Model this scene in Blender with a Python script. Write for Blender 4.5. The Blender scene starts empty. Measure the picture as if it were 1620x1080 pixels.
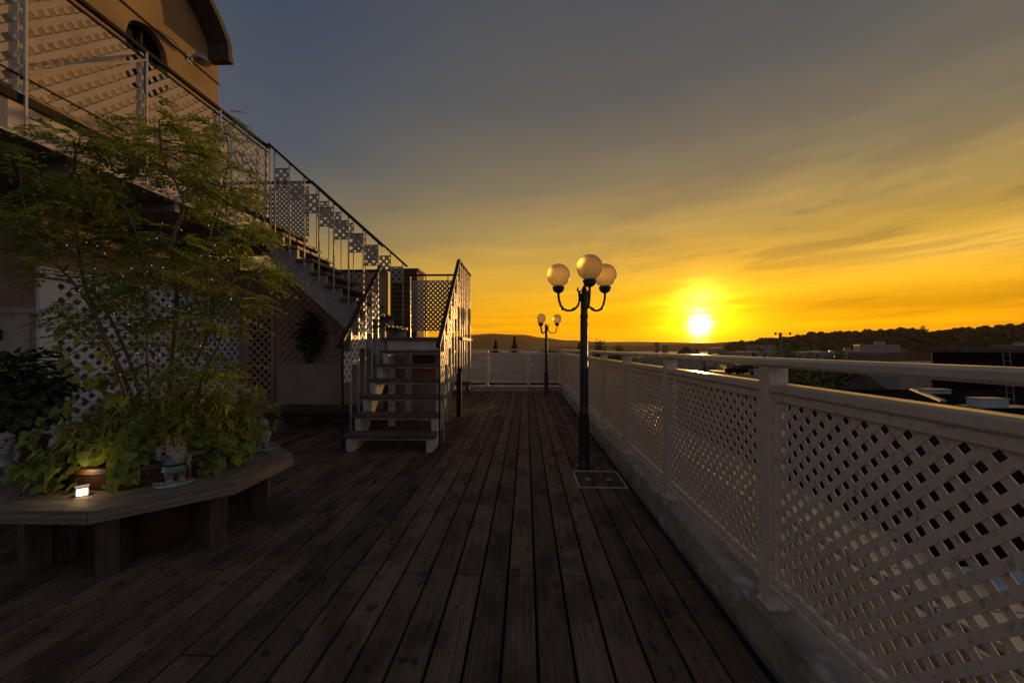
import bpy, bmesh, math, random
from mathutils import Vector, Matrix, Euler, noise
R = math.radians
random.seed(7)
SC = bpy.context.scene
COL = SC.collection

# ------------------------------------------------------------------ camera
YAW = R(2.0)
cam = bpy.data.cameras.new('camera'); cam.lens = 14.0; cam.sensor_width = 36.0
cam.shift_y = 10.0 / 1620.0; cam.clip_start = 0.02; cam.clip_end = 30000
camo = bpy.data.objects.new('camera', cam); COL.objects.link(camo)
camo.location = (0, 0, 1.2); camo.rotation_euler = (R(90), 0, YAW)
SC.camera = camo
S_, C_ = math.sin(YAW), math.cos(YAW)
def W(px, py, d):                       # photograph pixel + distance along the view axis -> place in the world
    r = (px - 810) / 630.0 * d; z = 1.2 + (550 - py) / 630.0 * d
    return Vector((r * C_ - d * S_, r * S_ + d * C_, z))

# ------------------------------------------------------------------ light
SUN_AZ, SUN_EL = R(23.2), R(2.9)        # azimuth measured from +Y towards +X
SUND = Vector((math.sin(SUN_AZ) * math.cos(SUN_EL), math.cos(SUN_AZ) * math.cos(SUN_EL), math.sin(SUN_EL)))
sl = bpy.data.lights.new('sun', 'SUN'); sl.energy = 2.2; sl.angle = R(0.9); sl.color = (1.0, 0.52, 0.16)
slo = bpy.data.objects.new('sun', sl); COL.objects.link(slo)
slo.rotation_euler = (-SUND).to_track_quat('-Z', 'Y').to_euler()
slo.location = (20, 45, 10)
SC.view_settings.view_transform = 'Standard'; SC.view_settings.look = 'None'
SC.view_settings.exposure = 0.12; SC.view_settings.gamma = 1.0

class NT:
    def __init__(s, nt): s.nt = nt; s.n = nt.nodes; s.l = nt.links
    def new(s, t, **k):
        n = s.n.new(t)
        for a, b in k.items(): setattr(n, a, b)
        return n
    def put(s, sock, v):
        if isinstance(v, bpy.types.NodeSocket): s.l.new(v, sock)
        elif isinstance(v, (tuple, list)):
            v = tuple(v)
            if len(v) == 3 and sock.type == 'RGBA': v = v + (1,)
            sock.default_value = v
        else: sock.default_value = v
    def m(s, op, a, b=0.0, c=0.0, clamp=False):
        n = s.new('ShaderNodeMath', operation=op); n.use_clamp = clamp
        s.put(n.inputs[0], a); s.put(n.inputs[1], b)
        if len(n.inputs) > 2: s.put(n.inputs[2], c)
        return n.outputs[0]
    def v(s, op, a, b=(0, 0, 0)):
        n = s.new('ShaderNodeVectorMath', operation=op); s.put(n.inputs[0], a)
        if op == 'SCALE': s.put(n.inputs[3], b)
        else: s.put(n.inputs[1], b)
        return n.outputs['Value'] if op in ('DOT_PRODUCT', 'LENGTH') else n.outputs['Vector']
    def mix(s, f, a, b, mode='MIX'):
        n = s.new('ShaderNodeMix', data_type='RGBA', blend_type=mode)
        s.put(n.inputs[0], f); s.put(n.inputs[6], a); s.put(n.inputs[7], b)
        return n.outputs[2]
    def ramp(s, f, stops, interp='LINEAR'):
        n = s.new('ShaderNodeValToRGB'); cr = n.color_ramp; cr.interpolation = interp
        while len(cr.elements) > 1: cr.elements.remove(cr.elements[-1])
        for i, (p, c) in enumerate(stops):
            e = cr.elements[0] if i == 0 else cr.elements.new(p)
            e.position = p; e.color = tuple(c) + (1,) if len(c) == 3 else c
        s.put(n.inputs[0], f); return n.outputs[0]
    def noise(s, vec, scale=5, detail=4, rough=.55, dist=0):
        n = s.new('ShaderNodeTexNoise'); s.put(n.inputs['Vector'], vec)
        n.inputs['Scale'].default_value = scale; n.inputs['Detail'].default_value = detail
        n.inputs['Roughness'].default_value = rough; n.inputs['Distortion'].default_value = dist
        return n.outputs['Fac']
    def rng(s, f, a, b, c=0.0, d=1.0, smooth=False):
        n = s.new('ShaderNodeMapRange'); n.interpolation_type = 'SMOOTHSTEP' if smooth else 'LINEAR'
        s.put(n.inputs[0], f); n.inputs[1].default_value = a; n.inputs[2].default_value = b
        n.inputs[3].default_value = c; n.inputs[4].default_value = d
        return n.outputs[0]
    def xyz(s, v):
        n = s.new('ShaderNodeSeparateXYZ'); s.put(n.inputs[0], v); return n.outputs
    def comb(s, x, y, z):
        n = s.new('ShaderNodeCombineXYZ'); s.put(n.inputs[0], x); s.put(n.inputs[1], y); s.put(n.inputs[2], z); return n.outputs[0]

world = bpy.data.worlds.new('World'); SC.world = world; world.use_nodes = True
w = NT(world.node_tree); w.n.clear()
D = w.v('NORMALIZE', w.new('ShaderNodeTexCoord').outputs['Generated'])
dx, dy, dz = w.xyz(D)
zc = w.m('MAXIMUM', dz, 0.0)
hl = w.m('SQRT', w.m('ADD', w.m('MULTIPLY', dx, dx), w.m('MULTIPLY', dy, dy)))
hl = w.m('MAXIMUM', hl, 0.001)
hdot = w.m('DIVIDE', w.m('ADD', w.m('MULTIPLY', dx, math.sin(SUN_AZ)), w.m('MULTIPLY', dy, math.cos(SUN_AZ))), hl)
# slow waviness of the veil of cloud, stretched along the horizon
cv = w.comb(w.m('DIVIDE', dx, w.m('ADD', zc, 0.10)), w.m('DIVIDE', dy, w.m('ADD', zc, 0.10)), 0.0)
big = w.noise(w.v('MULTIPLY', cv, (0.55, 0.9, 1)), 0.9, 5, .55, .6)
band = w.noise(w.comb(w.m('MULTIPLY', w.m('ARCTAN2', dx, dy), 2.2), w.m('ADD', w.m('MULTIPLY', dz, 17.0), w.m('MULTIPLY', w.m('ARCTAN2', dx, dy), -1.1)), 1.3), 1.2, 6, .58, .35)
fine = w.noise(w.comb(w.m('MULTIPLY', w.m('ARCTAN2', dx, dy), 6.0), w.m('MULTIPLY', dz, 95.0), 4.0), 1.0, 4, .6, .4)
zz = w.m('ADD', zc, w.m('MULTIPLY', w.m('SUBTRACT', big, 0.5), w.rng(zc, 0.0, .3, .01, .13)))
c_sun = w.ramp(zz, [(0.0, (.88, .29, .0)), (.05, (.95, .37, .0)), (.10, (.90, .41, .006)), (.17, (.70, .385, .035)),
                    (.26, (.40, .265, .075)), (.37, (.20, .16, .09)), (.52, (.095, .092, .088)), (.75, (.056, .061, .075)), (1.0, (.047, .055, .07))])
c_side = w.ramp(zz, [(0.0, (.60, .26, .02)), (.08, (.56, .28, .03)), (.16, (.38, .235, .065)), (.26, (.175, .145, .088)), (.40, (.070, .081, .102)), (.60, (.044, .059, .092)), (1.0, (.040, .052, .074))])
c_away = w.ramp(zz, [(0.0, (.19, .17, .175)), (.15, (.21, .20, .21)), (.4, (.15, .155, .175)), (1.0, (.06, .066, .08))])
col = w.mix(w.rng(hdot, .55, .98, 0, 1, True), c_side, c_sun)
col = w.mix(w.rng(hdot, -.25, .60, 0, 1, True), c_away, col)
col = w.v('SCALE', col, w.m('ADD', 1.0, w.m('MULTIPLY', w.m('MULTIPLY', w.rng(az_ := w.m('ARCTAN2', dx, dy), 1.0, 1.5, 0, 1, True), w.rng(az_, 2.9, 2.2, 0, 1, True)), .8)))  # unseen sky right of the view brightened to fill the left side
# darker cloud streaks low down and to the right
az = w.m('ARCTAN2', dx, dy)
str_w = w.m('MULTIPLY', w.rng(zc, .015, .07, 0, 1, True), w.rng(zc, .22, .42, 1, .25, True))
str_w = w.m('MULTIPLY', str_w, w.rng(az, -.15, .65, .25, 1.0, True))
streak = w.rng(band, .46, .60, 0, 1, True)
col = w.mix(w.m('MULTIPLY', w.m('MULTIPLY', streak, str_w), .6), col, w.mix(1.0, col, (.50, .52, .9), 'MULTIPLY'))
br = w.m('MULTIPLY', w.m('MULTIPLY', w.rng(band, .46, .30, 0, 1, True), str_w), .5)
col = w.mix(br, col, w.mix(1.0, col, (1.45, 1.35, 1.2), 'MULTIPLY'))
def bump_(zc0, hw, a0, a1, src=zc):
    zt_ = w.m('ADD', src, w.m('MULTIPLY', w.m('SUBTRACT', band, .5), .05))
    q = w.m('POWER', 2.718, w.m('MULTIPLY', w.m('POWER', w.m('DIVIDE', w.m('SUBTRACT', zt_, zc0), hw), 2), -1.0))
    return w.m('MULTIPLY', q, w.rng(az, a0, a1, 0, 1, True))
col = w.mix(w.m('MULTIPLY', bump_(.082, .022, .42, .62), .6), col, w.mix(1.0, col, (.52, .50, .6), 'MULTIPLY'))
col = w.mix(w.m('MULTIPLY', bump_(.165, .024, .50, .80), .7), col, w.mix(1.0, col, (1.45, 1.45, 1.9), 'MULTIPLY'))
col = w.mix(w.m('MULTIPLY', bump_(.235, .035, .30, .75), .5), col, w.mix(1.0, col, (.62, .66, .8), 'MULTIPLY'))
fw = w.m('MULTIPLY', w.rng(zc, .0, .16, .5, 0, True), w.rng(fine, .35, .65, -.35, .35))
col = w.v('SCALE', col, w.m('ADD', 1.0, fw))
# the sun low behind thin cloud: core, yellow aureole and wide glow
ang = w.m('ARCCOSINE', w.m('MINIMUM', w.v('DOT_PRODUCT', D, tuple(SUND)), .999999))
azd = w.m('SUBTRACT', az, SUN_AZ)
eld = w.m('SUBTRACT', w.m('ARCSINE', dz), SUN_EL + R(.15))
wob = w.m('ADD', w.m('MULTIPLY', w.m('SUBTRACT', fine, .5), .95), w.m('MULTIPLY', w.m('SUBTRACT', band, .5), .5))
r1 = w.m('SQRT', w.m('ADD', w.m('POWER', w.m('DIVIDE', azd, R(1.2)), 2), w.m('POWER', w.m('DIVIDE', eld, R(1.55)), 2)))
core = w.m('POWER', 2.718, w.m('MULTIPLY', w.m('POWER', w.m('MAXIMUM', w.m('ADD', r1, w.m('MULTIPLY', wob, 1.7)), 0), 2), -1.7))
r2 = w.m('SQRT', w.m('ADD', w.m('POWER', w.m('DIVIDE', azd, R(4.4)), 2), w.m('POWER', w.m('DIVIDE', w.m('SUBTRACT', eld, R(.9)), R(3.0)), 2)))
aur = w.m('POWER', 2.718, w.m('MULTIPLY', w.m('POWER', w.m('MAXIMUM', w.m('ADD', r2, w.m('MULTIPLY', wob, 1.5)), 0), 2), -.9))
pil = w.m('MULTIPLY', w.m('POWER', 2.718, w.m('MULTIPLY', w.m('POWER', w.m('DIVIDE', w.m('ADD', azd, w.m('MULTIPLY', w.m('SUBTRACT', band, .5), .05)), R(2.0)), 2), -1.0)), w.m('POWER', 2.718, w.m('MULTIPLY', w.m('POWER', w.m('DIVIDE', w.m('SUBTRACT', eld, R(2.6)), R(2.2)), 2), -1.0)))
col = w.v('ADD', col, w.v('SCALE', (2.2, 1.9, .22), w.m('MULTIPLY', pil, w.rng(fine, .3, .7, 1.2, .5))))
r3 = w.m('SQRT', w.m('ADD', w.m('POWER', w.m('DIVIDE', azd, R(13)), 2), w.m('POWER', w.m('DIVIDE', eld, R(5.0)), 2)))
glow = w.m('POWER', 2.718, w.m('MULTIPLY', r3, -1.25))
col = w.v('ADD', col, w.v('SCALE', (.55, .30, .0), glow))
col = w.v('ADD', col, w.v('SCALE', (1.35, .80, .01), aur))
col = w.v('ADD', col, w.v('SCALE', (9.0, 7.0, 3.4), core))
col = w.mix(w.rng(dz, -.002, -.05, 0, 1, True), col, (.06, .045, .03))
sky = w.new('ShaderNodeTexSky', sky_type='NISHITA'); sky.sun_disc = False
sky.sun_elevation = SUN_EL; sky.sun_rotation = SUN_AZ; sky.air_density = 2.0; sky.dust_density = 4.0
bg1 = w.new('ShaderNodeBackground'); w.put(bg1.inputs[0], col); bg1.inputs[1].default_value = 1.0
bg2 = w.new('ShaderNodeBackground'); w.put(bg2.inputs[0], sky.outputs[0]); bg2.inputs[1].default_value = 0.008
ad = w.new('ShaderNodeAddShader'); w.l.new(bg1.outputs[0], ad.inputs[0]); w.l.new(bg2.outputs[0], ad.inputs[1])
w.l.new(ad.outputs[0], w.new('ShaderNodeOutputWorld').inputs[0])

# ------------------------------------------------------------------ helpers
def tag(o, label=None, cat=None, group=None, kind=None):
    if label: o['label'] = label
    if cat: o['category'] = cat
    if group: o['group'] = group
    if kind: o['kind'] = kind
    return o
def thing(name, label, cat, loc=(0, 0, 0), group=None):
    o = bpy.data.objects.new(name, None); COL.objects.link(o); o.empty_display_size = .1
    o.location = loc; return tag(o, label, cat, group)
def wloc(o):
    v = Vector((0, 0, 0))
    while o is not None: v += o.location; o = o.parent
    return v
def copy_tree(o, parent=None):
    c = o.copy(); COL.objects.link(c); c.parent = parent
    for ch in list(o.children): copy_tree(ch, c)
    return c

class MB:
    """collects shapes in world coordinates, then links them as one mesh object"""
    def __init__(s): s.V = []; s.F = []
    def add(s, vs, fs):
        b = len(s.V); s.V.extend([tuple(v) for v in vs]); s.F.extend([tuple(i + b for i in f) for f in fs]); return s
    def box(s, x0, y0, z0, x1, y1, z1, bev=0.0):
        if x0 > x1: x0, x1 = x1, x0
        if y0 > y1: y0, y1 = y1, y0
        if z0 > z1: z0, z1 = z1, z0
        return s.bar(Vector(((x0 + x1) / 2, y0, (z0 + z1) / 2)), Vector(((x0 + x1) / 2, y1, (z0 + z1) / 2)), x1 - x0, z1 - z0, Vector((0, 0, 1)), bev)
    def bar(s, p, q, wd, ht, up=Vector((0, 0, 1)), bev=0.0):
        p, q = Vector(p), Vector(q); a = (q - p).normalized()
        side = a.cross(up)
        if side.length < 1e-5: side = a.cross(Vector((0, 1, 0)))
        side.normalize(); u = side.cross(a).normalized()
        hw, hh = wd / 2, ht / 2
        if bev <= 0:
            pr = [(-hw, -hh), (hw, -hh), (hw, hh), (-hw, hh)]
        else:
            b = min(bev, hw * .9, hh * .9)
            pr = [(-hw + b, -hh), (hw - b, -hh), (hw, -hh + b), (hw, hh - b), (hw - b, hh), (-hw + b, hh), (-hw, hh - b), (-hw, -hh + b)]
        n = len(pr); vs = [p + side * x + u * y for x, y in pr] + [q + side * x + u * y for x, y in pr]
        fs = [(i, (i + 1) % n, (i + 1) % n + n, i + n) for i in range(n)] + [tuple(range(n - 1, -1, -1)), tuple(range(n, 2 * n))]
        return s.add(vs, fs)
    def tube(s, pts, rad, n=8, cap=True):
        pts = [Vector(p) for p in pts]; m = len(pts)
        if not isinstance(rad, (list, tuple)): rad = [rad] * m
        vs = []; prev = None
        for i, p in enumerate(pts):
            a = (pts[min(i + 1, m - 1)] - pts[max(i - 1, 0)])
            a = a.normalized() if a.length > 1e-9 else Vector((0, 0, 1))
            if prev is None: prev = a.orthogonal().normalized()
            u = (prev - a * prev.dot(a))
            u = u.normalized() if u.length > 1e-6 else a.orthogonal().normalized()
            prev = u; v = a.cross(u)
            for k in range(n):
                t = 2 * math.pi * k / n; vs.append(p + (u * math.cos(t) + v * math.sin(t)) * rad[i])
        fs = []
        for i in range(m - 1):
            for k in range(n):
                fs.append((i * n + k, i * n + (k + 1) % n, (i + 1) * n + (k + 1) % n, (i + 1) * n + k))
        if cap: fs += [tuple(range(n - 1, -1, -1)), tuple(range((m - 1) * n, m * n))]
        return s.add(vs, fs)
    def lathe(s, prof, c=(0, 0, 0), n=24):
        c = Vector(c); vs = []; fs = []
        for r, z in prof:
            for k in range(n):
                t = 2 * math.pi * k / n; vs.append(c + Vector((r * math.cos(t), r * math.sin(t), z)))
        for i in range(len(prof) - 1):
            for k in range(n): fs.append((i * n + k, i * n + (k + 1) % n, (i + 1) * n + (k + 1) % n, (i + 1) * n + k))
        if prof[0][0] > 1e-4: fs.append(tuple(range(n - 1, -1, -1)))
        if prof[-1][0] > 1e-4: fs.append(tuple(range((len(prof) - 1) * n, len(prof) * n)))
        return s.add(vs, fs)
    def ell(s, c, r, rot=None, n=12, m=8, jit=0):
        c = Vector(c); r = (r, r, r) if isinstance(r, (int, float)) else r
        M = rot.to_matrix() if rot else Matrix.Identity(3); vs = []; fs = []
        for i in range(m + 1):
            ph = math.pi * i / m
            for k in range(n):
                t = 2 * math.pi * k / n
                v = Vector((r[0] * math.sin(ph) * math.cos(t), r[1] * math.sin(ph) * math.sin(t), r[2] * math.cos(ph)))
                if jit: v *= 1 + jit * (noise.noise((v + c) * (2.5 / max(r))) )
                vs.append(c + M @ v)
        for i in range(m):
            for k in range(n): fs.append((i * n + k, (i + 1) * n + k, (i + 1) * n + (k + 1) % n, i * n + (k + 1) % n))
        return s.add(vs, fs)
    def prism(s, poly, axis_vec):
        poly = [Vector(p) for p in poly]; n = len(poly); av = Vector(axis_vec)
        vs = poly + [p + av for p in poly]
        return s.add(vs, [(i, (i + 1) % n, (i + 1) % n + n, i + n) for i in range(n)] + [tuple(range(n - 1, -1, -1)), tuple(range(n, 2 * n))])
    def build(s, name, mat, parent=None, smooth=False, origin=None):
        me = bpy.data.meshes.new(name); o = bpy.data.objects.new(name, me); COL.objects.link(o)
        if parent is not None: off = wloc(parent); o.parent = parent
        else:
            if origin is None:
                xs = [v[0] for v in s.V]; ys = [v[1] for v in s.V]; zs = [v[2] for v in s.V]
                origin = ((min(xs) + max(xs)) / 2, (min(ys) + max(ys)) / 2, min(zs))
            off = Vector(origin); o.location = off
        me.from_pydata([(v[0] - off.x, v[1] - off.y, v[2] - off.z) for v in s.V], [], s.F)
        me.materials.append(mat)
        if len(s.F) < 60000:
            bm = bmesh.new(); bm.from_mesh(me); bmesh.ops.recalc_face_normals(bm, faces=bm.faces); bm.to_mesh(me); bm.free()
        me.update()
        if smooth:
            me.shade_smooth()
            try: me.set_sharp_from_angle(angle=R(40))
            except Exception: pass
        return o

def clip_poly(poly, u0, v0, u1, v1):
    def cut(pl, f, inter):
        out = []
        for i in range(len(pl)):
            a, b = pl[i - 1], pl[i]
            fa, fb = f(a), f(b)
            if fb >= 0:
                if fa < 0: out.append(inter(a, b, fa, fb))
                out.append(b)
            elif fa >= 0: out.append(inter(a, b, fa, fb))
        return out
    it = lambda a, b, fa, fb: (a[0] + (b[0] - a[0]) * fa / (fa - fb), a[1] + (b[1] - a[1]) * fa / (fa - fb))
    for f in (lambda p: p[0] - u0, lambda p: u1 - p[0], lambda p: p[1] - v0, lambda p: v1 - p[1]):
        poly = cut(poly, f, it)
        if len(poly) < 3: return []
    return poly
def lattice(mb, O, U, V, wd, ht, pitch=.0673, slat=.026, th=.006):
    """two crossed layers of diagonal slats inside a wd x ht rectangle at O spanned by unit vectors U, V"""
    O, U, V = Vector(O), Vector(U), Vector(V); N = U.cross(V).normalized()
    sp = pitch; half = slat / math.sqrt(2)          # half-width of a slat measured along u
    for layer in (0, 1):
        k0 = -int((wd + ht) / sp) - 2
        for k in range(k0, int((wd + ht) / sp) + 3):
            c = k * sp + sp * .25
            if layer == 1: poly = [(c - half, 0), (c + half, 0), (c + half + ht, ht), (c - half + ht, ht)]
            else: poly = [(c - half, 0), (c + half, 0), (c + half - ht, ht), (c - half - ht, ht)]
            poly = clip_poly(poly, 0, 0, wd, ht)
            if not poly: continue
            off = N * (layer * (th + .0006))
            mb.prism([O + U * a + V * b + off for a, b in poly], N * th)
    return mb

def mat(name, c1, c2=None, rough=.6, scale=(1, 1, 1), ns=6, detail=5, bump=0.0, metal=0.0, lo=.35, hi=.65, spec=.5, bscale=None, c3=None, ns3=30, coat=0):
    m = bpy.data.materials.new(name); m.use_nodes = True; t = NT(m.node_tree)
    bs = t.n['Principled BSDF']
    tc = t.new('ShaderNodeTexCoord').outputs['Object']
    v = t.v('MULTIPLY', tc, scale)
    f = t.rng(t.noise(v, ns, detail), lo, hi)
    cc = t.mix(f, c1, c2 if c2 else tuple(x * .72 for x in c1))
    if c3:
        f3 = t.rng(t.noise(v, ns3, 3), .55, .68); cc = t.mix(f3, cc, c3)
    t.put(bs.inputs['Base Color'], cc); bs.inputs['Metallic'].default_value = metal
    t.put(bs.inputs['Roughness'], t.rng(f, 0, 1, rough - .07, rough + .08))
    bs.inputs['Specular IOR Level'].default_value = spec
    if bump:
        b = t.new('ShaderNodeBump'); b.inputs['Strength'].default_value = bump; b.inputs['Distance'].default_value = .01
        t.put(b.inputs['Height'], t.noise(v, bscale or ns * 4, 5)); t.put(bs.inputs['Normal'], b.outputs[0])
    return m
def emis(name, c, s):
    m = bpy.data.materials.new(name); m.use_nodes = True; t = NT(m.node_tree); bs = t.n['Principled BSDF']
    bs.inputs['Base Color'].default_value = tuple(c) + (1,)
    bs.inputs['Emission Color'].default_value = tuple(c) + (1,); bs.inputs['Emission Strength'].default_value = s
    return m
def leafmat(name, c1, c2, trans=.4, rough=.5, ns=9):
    m = bpy.data.materials.new(name); m.use_nodes = True; t = NT(m.node_tree); bs = t.n['Principled BSDF']
    out = t.n['Material Output']
    tc = t.new('ShaderNodeTexCoord').outputs['Object']
    f = t.rng(t.noise(tc, ns, 3), .35, .65); cc = t.mix(f, c1, c2)
    t.put(bs.inputs['Base Color'], cc); bs.inputs['Roughness'].default_value = rough
    tr = t.new('ShaderNodeBsdfTranslucent'); t.put(tr.inputs[0], t.mix(1.0, cc, (1.3, 1.3, .5), 'MULTIPLY'))
    mx = t.new('ShaderNodeMixShader'); mx.inputs[0].default_value = trans
    t.l.new(bs.outputs[0], mx.inputs[1]); t.l.new(tr.outputs[0], mx.inputs[2]); t.l.new(mx.outputs[0], out.inputs[0])
    return m

def deck_mat():
    m = bpy.data.materials.new('weathered_deck_wood'); m.use_nodes = True; t = NT(m.node_tree); bs = t.n['Principled BSDF']
    g = t.new('ShaderNodeNewGeometry').outputs['Position']
    x, y, z = t.xyz(g)
    idx = t.m('FLOOR', t.m('DIVIDE', t.m('SUBTRACT', x, .466 - .14 * 80), .14))
    wn = t.new('ShaderNodeTexWhiteNoise', noise_dimensions='2D')
    seg = t.m('FLOOR', t.m('DIVIDE', y, 1.19)); t.put(wn.inputs['Vector'], t.comb(idx, 0, 0))
    rv = wn.outputs['Value']
    yo = t.m('ADD', y, t.m('MULTIPLY', rv, 37.0))
    grain = t.noise(t.comb(t.m('MULTIPLY', x, 95.0), t.m('MULTIPLY', yo, 2.6), 0), 1.0, 6, .65, .8)
    fgrain = t.noise(t.comb(t.m('MULTIPLY', x, 420.0), t.m('MULTIPLY', yo, 9), 0), 1.0, 4, .6)
    blot = t.noise(t.comb(t.m('MULTIPLY', x, 5.5), t.m('MULTIPLY', y, 2.3), 3.0), 1.0, 5, .6)
    spots = t.noise(t.comb(t.m('MULTIPLY', x, 16.0), t.m('MULTIPLY', y, 9.0), 9.0), 1.0, 3, .5)
    base = t.mix(t.rng(grain, .30, .70), (.092, .058, .046), (.222, .166, .136))
    base = t.mix(t.m('MULTIPLY', t.rng(fgrain, .45, .7), .45), base, (.055, .036, .028))
    base = t.mix(t.m('MULTIPLY', t.rng(blot, .44, .62, 0, 1, True), .60), base, (.042, .027, .022))
    base = t.mix(t.m('MULTIPLY', t.rng(spots, .60, .70, 0, 1, True), .72), base, (.020, .015, .013))
    xf = t.m('SUBTRACT', t.m('FRACT', t.m('DIVIDE', t.m('SUBTRACT', x, .466 - .14 * 80), .14)), .5)
    sx = t.m('MULTIPLY', t.m('SUBTRACT', t.m('ABSOLUTE', xf), .27), .14)
    sy = t.m('MULTIPLY', t.m('SUBTRACT', t.m('FRACT', t.m('DIVIDE', t.m('ADD', y, .258), .595)), .5), .595)
    sd = t.m('SQRT', t.m('ADD', t.m('MULTIPLY', sx, sx), t.m('MULTIPLY', sy, sy)))
    base = t.mix(t.rng(sd, .0042, .0034, 0, .85), base, (.012, .010, .010))
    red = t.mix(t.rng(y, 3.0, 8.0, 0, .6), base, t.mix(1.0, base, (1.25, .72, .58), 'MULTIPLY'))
    base = t.mix(1.0, red, t.mix(rv, (.68, .68, .70), (1.22, 1.18, 1.13)), 'MULTIPLY')
    t.put(bs.inputs['Base Color'], base)
    t.put(bs.inputs['Roughness'], t.rng(blot, .3, .7, .66, .85)); bs.inputs['Specular IOR Level'].default_value = .16
    b = t.new('ShaderNodeBump'); b.inputs['Strength'].default_value = .55; b.inputs['Distance'].default_value = .004
    t.put(b.inputs['Height'], t.m('ADD', t.m('MULTIPLY', grain, .8), t.m('MULTIPLY', fgrain, .5))); t.put(bs.inputs['Normal'], b.outputs[0])
    return m

M = {}
M['deck'] = deck_mat()
M['void'] = mat('underdeck_shade', (.006, .005, .005), rough=.9)  # near-black stands in for the shade below the deck boards
M['paint'] = mat('cream_painted_timber', (.70, .60, .51), (.61, .52, .44), rough=.45, scale=(3, 3, 3), ns=3, bump=.15, bscale=60, c3=(.40, .35, .31), ns3=14)
M['rail'] = mat('cream_painted_rail', (.62, .545, .46), (.53, .46, .39), rough=.28, scale=(1, 1, 1), ns=7, bump=.12, bscale=50)
M['white'] = mat('white_painted_wood', (.60, .58, .56), (.50, .48, .45), rough=.5, ns=5, bump=.15, bscale=50, c3=(.40, .37, .34))
M['wwhite'] = mat('bright_white_paint', (.76, .79, .84), (.68, .71, .76), rough=.5, ns=4, bump=.1)
M['concrete'] = mat('stained_concrete', (.38, .345, .30), (.17, .155, .135), rough=.8, scale=(1, .7, 1), ns=4.5, bump=.6, bscale=30, c3=(.46, .44, .42), ns3=9)
M['iron'] = mat('dark_lamp_iron', (.030, .026, .026), (.05, .035, .028), rough=.42, metal=.35, ns=14, bump=.15)
M['steel'] = mat('galvanised_steel', (.46, .48, .51), (.38, .40, .42), rough=.42, metal=.4, ns=10)
M['baluster'] = mat('painted_metal_baluster', (.42, .39, .33), (.32, .29, .24), rough=.32, metal=.3, ns=9)
M['baluster2'] = mat('worn_bright_metal_edge', (.62, .60, .57), (.4, .38, .36), rough=.45, metal=.1, ns=20)
M['panelgrey'] = mat('grey_plastic_trellis', (.33, .30, .28), (.25, .225, .21), rough=.5, ns=10)
M['hand'] = mat('dark_brown_handrail', (.016, .010, .009), (.032, .019, .016), spec=.2, rough=.5, scale=(1, 1, 1), ns=16, bump=.3)
M['tread'] = mat('dark_stained_tread', (.075, .045, .038), (.14, .10, .085), rough=.5, scale=(2, 14, 14), ns=3, bump=.4)
M['bench'] = mat('weathered_bench_timber', (.25, .205, .165), (.14, .11, .09), rough=.7, scale=(2.2, 26, 26), ns=1.6, bump=.35, c3=(.11, .085, .07), ns3=4)
M['benchleg'] = mat('bench_leg_timber', (.095, .062, .046), (.055, .036, .028), rough=.7, scale=(14, 14, 2), ns=3, bump=.5)
M['barrel'] = mat('shade_darkened_planter_wood', (.105, .048, .022), (.06, .027, .013), rough=.5, scale=(1, 1, 5), ns=6, bump=.3)  # base darkened to stand in for the shadow under the bench
M['soil'] = mat('soil', (.03, .022, .016), rough=.95, ns=30, bump=.8)
M['stucco'] = mat('ochre_stucco', (.33, .225, .10), (.25, .165, .075), rough=.9, ns=1.4, bump=.3, bscale=90)
M['wall'] = mat('warm_tinted_plaster_wall', (.42, .29, .20), (.34, .235, .165), rough=.85, ns=2, bump=.2, bscale=40)  # warm tint stands in for low orange light on the wall
M['ceil'] = mat('underside_boarding', (.30, .25, .22), (.22, .185, .165), rough=.8, ns=5)
M['balc'] = mat('balcony_trellis_paint', (.38, .32, .265), (.30, .255, .21), rough=.5, ns=6)
M['fascia'] = mat('pale_fascia_paint', (.50, .43, .38), (.42, .36, .31), rough=.6, ns=4, c3=(.34, .28, .24), ns3=7)
M['dark'] = mat('dark_trim', (.013, .010, .009), (.022, .016, .014), rough=.6, ns=9, spec=.15)
M['roof'] = mat('dark_shingle', (.055, .042, .035), (.09, .07, .06), rough=.8, ns=12, bump=.5)
M['glassd'] = mat('dark_window_glass', (.012, .011, .012), rough=.12, ns=3)
M['rope'] = mat('black_cable', (.015, .013, .012), rough=.6)
M['trellis'] = mat('brown_grey_trellis', (.50, .34, .23), (.40, .27, .185), rough=.65, ns=8)  # brown made warmer, standing in for orange light behind the stairs
M['sheet'] = mat('beige_cloth_sheet', (.37, .29, .23), (.30, .235, .185), rough=.85, ns=3, bump=.3)
M['red'] = mat('red_brown_boards', (.17, .05, .03), (.11, .035, .022), rough=.6, scale=(1, 1, 6), ns=3)
M['leaf'] = leafmat('ash_leaf', (.16, .215, .045), (.31, .35, .09), .45)
M['leafb'] = leafmat('feathery_leaf', (.20, .24, .05), (.34, .36, .10), .4, ns=6)
M['ivy'] = leafmat('ivy_leaf', (.11, .165, .020), (.29, .335, .05), .3, .42, ns=7)
M['bushleaf'] = leafmat('dark_bush_leaf', (.03, .048, .014), (.07, .095, .03), .25)
M['bark'] = mat('smooth_bark', (.16, .125, .095), (.09, .07, .055), rough=.8, scale=(8, 8, 2), ns=6, bump=.5)
M['terra'] = mat('dark_clay', (.06, .035, .025), (.04, .024, .018), rough=.8, ns=8)

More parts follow.
